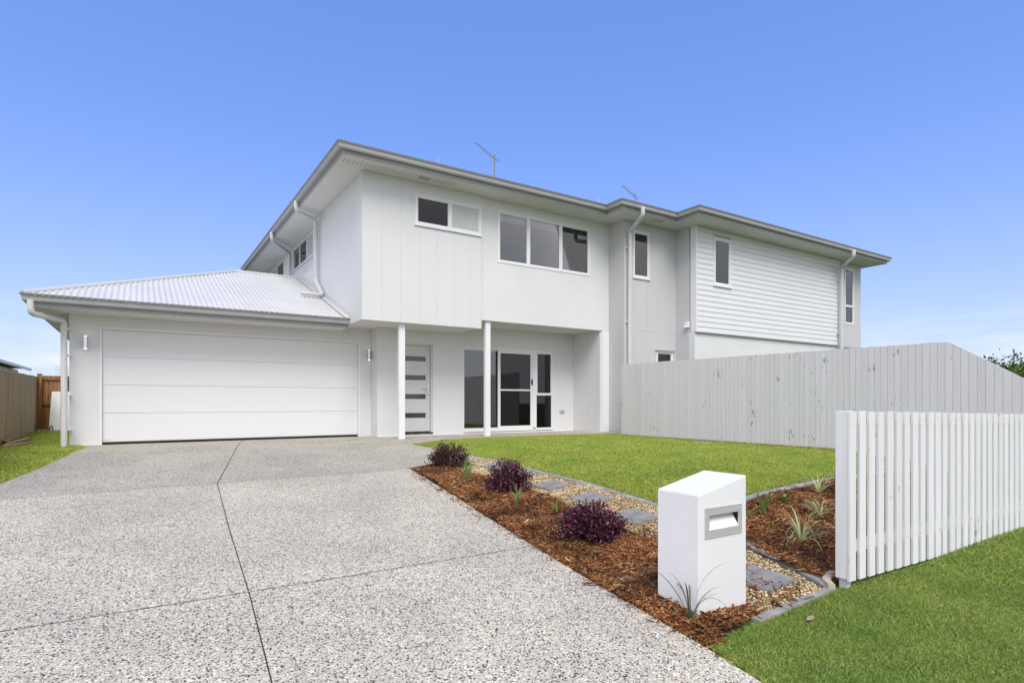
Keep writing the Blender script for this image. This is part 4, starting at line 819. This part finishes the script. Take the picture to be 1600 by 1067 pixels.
for k in range(60):
    for r_ in range(5):
        x = gx0+.3+k*.1*1; y = gy0+.25+r_*1.1
        if k % 3 == 0 and x < 3.9 and (x-gx0)/(ax-gx0)*(ay-gy0) > (y-gy0)+.1 and y < ay-.1: xx = round((x-.025)/.1)*.1+.025; q.box(xx-.008, xx+.008, y-.008, y+.008, gz0+(y-gy0)*pr+.006, gz0+(y-gy0)*pr+.02)
q.build('roof_screws', 'galv', gr_)['kind'] = 'stuff'
GO = [(-1.63, 22.5), (-1.63, 13.08), (3.985, 13.08)]
gutter(GO, 2.70, H, False)
mb = MB(); mb.box(-1.61, 3.98, 13.10, GY, 2.502, 2.512); mb.box(-1.61, -1.131, GY+.001, 22.4, 2.502, 2.512); mb.build('garage_soffit', 'soffit', H)
# downpipes
def pipe(pts, r=.05, lower=None, clips=()):
    mb = MB(); mb.tube(pts, r, 14, .09); o = mb.build('downpipe', 'pipe', H, 0, True)
    for x0, x1, y0, y1, z in clips: q = MB(); q.box(x0, x1, y0, y1, z-.015, z+.015); q.build('clip', 'frame', o)
pipe([(-1.60, 13.02, 2.60), (-1.60, 13.02, 2.37), (-1.19, 13.62, 2.33), (-1.19, 13.62, -.04)], .052, clips=[(-1.165, -1.10, 13.66, 13.849, z) for z in (2.2, 1.7, .95, .30)])
pipe([(3.33, 15.3, 5.90), (3.33, 15.3, 5.66), (3.90, 15.6, 5.58), (3.90, 15.6, 3.98), (3.90, 15.0, 3.54), (3.38, 15.0, 3.54)], .052, clips=[(3.94, 3.99, 15.58, 15.62, z) for z in (5.3, 4.2)])
pipe([(3.33, 18.5, 5.90), (3.33, 18.5, 5.66), (4.05, 19.5, 5.58), (4.05, 19.5, 4.0)], .052, clips=[(4.09, 4.15, 19.48, 19.52, 5.3)])
pipe([(11.0, 10.84, 5.88), (11.0, 10.84, 5.66), (11.19, 11.50, 5.45), (11.19, 11.52, 2.9), (11.19, 11.52, -.03)], .055, clips=[(11.11, 11.27, 11.56, 11.598, z) for z in (5.0, 3.0, 1.0)])
pipe([(20.0, 10.10, 5.88), (20.0, 10.10, 5.66), (20.47, 10.74, 5.48), (20.47, 10.76, -.2)], .06, clips=[(20.40, 20.54, 10.80, 10.95, z) for z in (5.0, 3.2)])

# ---------------------------------------------------------------- beyond the fences
nh = empty('neighbour_house', (-11, 41, 0), 'pale neighbouring house with a low roof rising above the weathered fence at far left', 'house')
mb = MB(); mb.box(-16, -6.5, 34, 47.9, -1, 2.84); mb.build('wall', 'nwall', nh)
mb = MB(); mb.add([(-16.5, 33.5, 2.96), (-6, 33.5, 2.96), (-6, 48.4, 2.96), (-16.5, 48.4, 2.96), (-11.2, 38.7, 4.9), (-11.2, 43.2, 4.9)], [(0, 1, 4), (1, 2, 5, 4), (2, 3, 5), (3, 0, 4, 5), (3, 2, 1, 0)]); mb.build('roof', 'nroof', nh)
mb = MB(); mb.box(-5.99, -5.9, 33.4, 48.5, 2.84, 2.99); mb.box(-16.6, -6, 33.4, 33.49, 2.84, 2.99); mb.build('fascia', 'pipe', nh)
for y in (41.0, 45.2): mb = MB(); mb.box(-6.49, -6.44, y, y+.8, 1.9, 2.45); mb.build('window', 'strip', nh)
ls = empty('slatted_screen', (-2.8, 32, 0), 'white slatted screen seen above the timber gate beside the garage', 'screen')
mb = MB()
for k in range(9): mb.box(-3.12, -1.4, 32, 32.03, 2.31-k*.13, 2.38-k*.13)
mb.build('slats', 'panelw', ls); mb = MB(); mb.box(-2.2, -2.1, 32.031, 32.1, -.1, 2.38); mb.build('post', 'panelw', ls)

def tree(x, y, h, r0, seed, label, spires):
    r = np.random.default_rng(seed); root = empty('leafy_tree', (x, y, -.1), label, 'tree'); mb = MB(); mb.tube([(x, y, -.15), (x+.05, y, h*.5), (x, y+.05, h*.8)], .09, 8, r2=.03); mb.build('trunk', 'twig', root)
    mb = MB(); C0 = []
    for k in range(34):
        a = r.uniform(0, 6.28); q = r.uniform(.2, 1)**.6*r0; z = r.uniform(.25, .88)*h; C0.append((x+math.cos(a)*q, y+math.sin(a)*q, z, .28)); mb.tube([(x, y, h*.25), (x+math.cos(a)*q*.5, y+math.sin(a)*q*.5, z*.7), (x+math.cos(a)*q, y+math.sin(a)*q, z)], .02, 5, r2=.006)
    for (sx, sy, sz) in spires: mb.tube([(sx, sy, h*.55), (sx+.02, sy, sz)], .015, 5, r2=.004)
    mb.build('limbs', 'twig', root); VV = []; FF = []; base = 0
    def put(c, l):
        nonlocal base
        k = len(c); d = r.normal(0, 1, (k, 3)); d[:, 2] += .5; d /= np.linalg.norm(d, axis=1)[:, None]; s = np.cross(d, r.normal(0, 1, (k, 3))); s /= np.linalg.norm(s, axis=1)[:, None]
        VV.append(np.stack([c, c+d*l*.5+s*l*.3, c+d*l, c+d*l*.5-s*l*.3], 1).reshape(-1, 3)); i = base+np.arange(k)*4; FF.append(np.stack([i, i+1, i+2, i+3], 1)); base += 4*k
    for c in C0: put(np.array(c[:3])+r.normal(0, c[3]*.6, (130, 3)), .10)
    for (sx, sy, sz) in spires:
        t = r.uniform(0, 1, 46)[:, None]; put(np.array([sx, sy, sz])-np.array([0, 0, 1])*t*.75+r.normal(0, 1, (46, 3))*(.02+.09*t), .09)
    npmesh('crown', np.concatenate(VV), np.concatenate(FF), 'leaf', root, nv=4)
tree(19.9, 6.4, 1.85, .85, 5, 'bushy green tree with upright sprigs beyond the tall grey fence at far right', [(19.15, 6.75, 2.22), (19.35, 6.6, 2.0), (19.75, 6.4, 2.0), (18.4, 7.0, 2.0)])
tree(21.3, 6.2, 2.1, 1.1, 6, 'broader leafy tree cut by the right edge of the photo, beyond the fence', [(20.35, 6.0, 2.22), (20.7, 5.9, 1.95), (21.4, 5.9, 2.2)])
rh = empty('neighbour_roofed_house', (31, 9, 0), 'low roofed house mostly hidden behind the tree at far right', 'house')
mb = MB(); mb.box(29.8, 37.4, 4, 8.4, -1, 2.05); mb.build('wall', 'nwall', rh); mb = MB(); mb.add([(29, 3.4, 2.2), (38, 3.4, 2.2), (38, 8.95, 2.2), (29, 8.95, 2.2), (31.6, 6.2, 3.3), (35.4, 6.2, 3.3)], [(0, 1, 5, 4), (1, 2, 5), (2, 3, 4, 5), (3, 0, 4), (3, 2, 1, 0)]); mb.build('roof', 'nroof', rh)
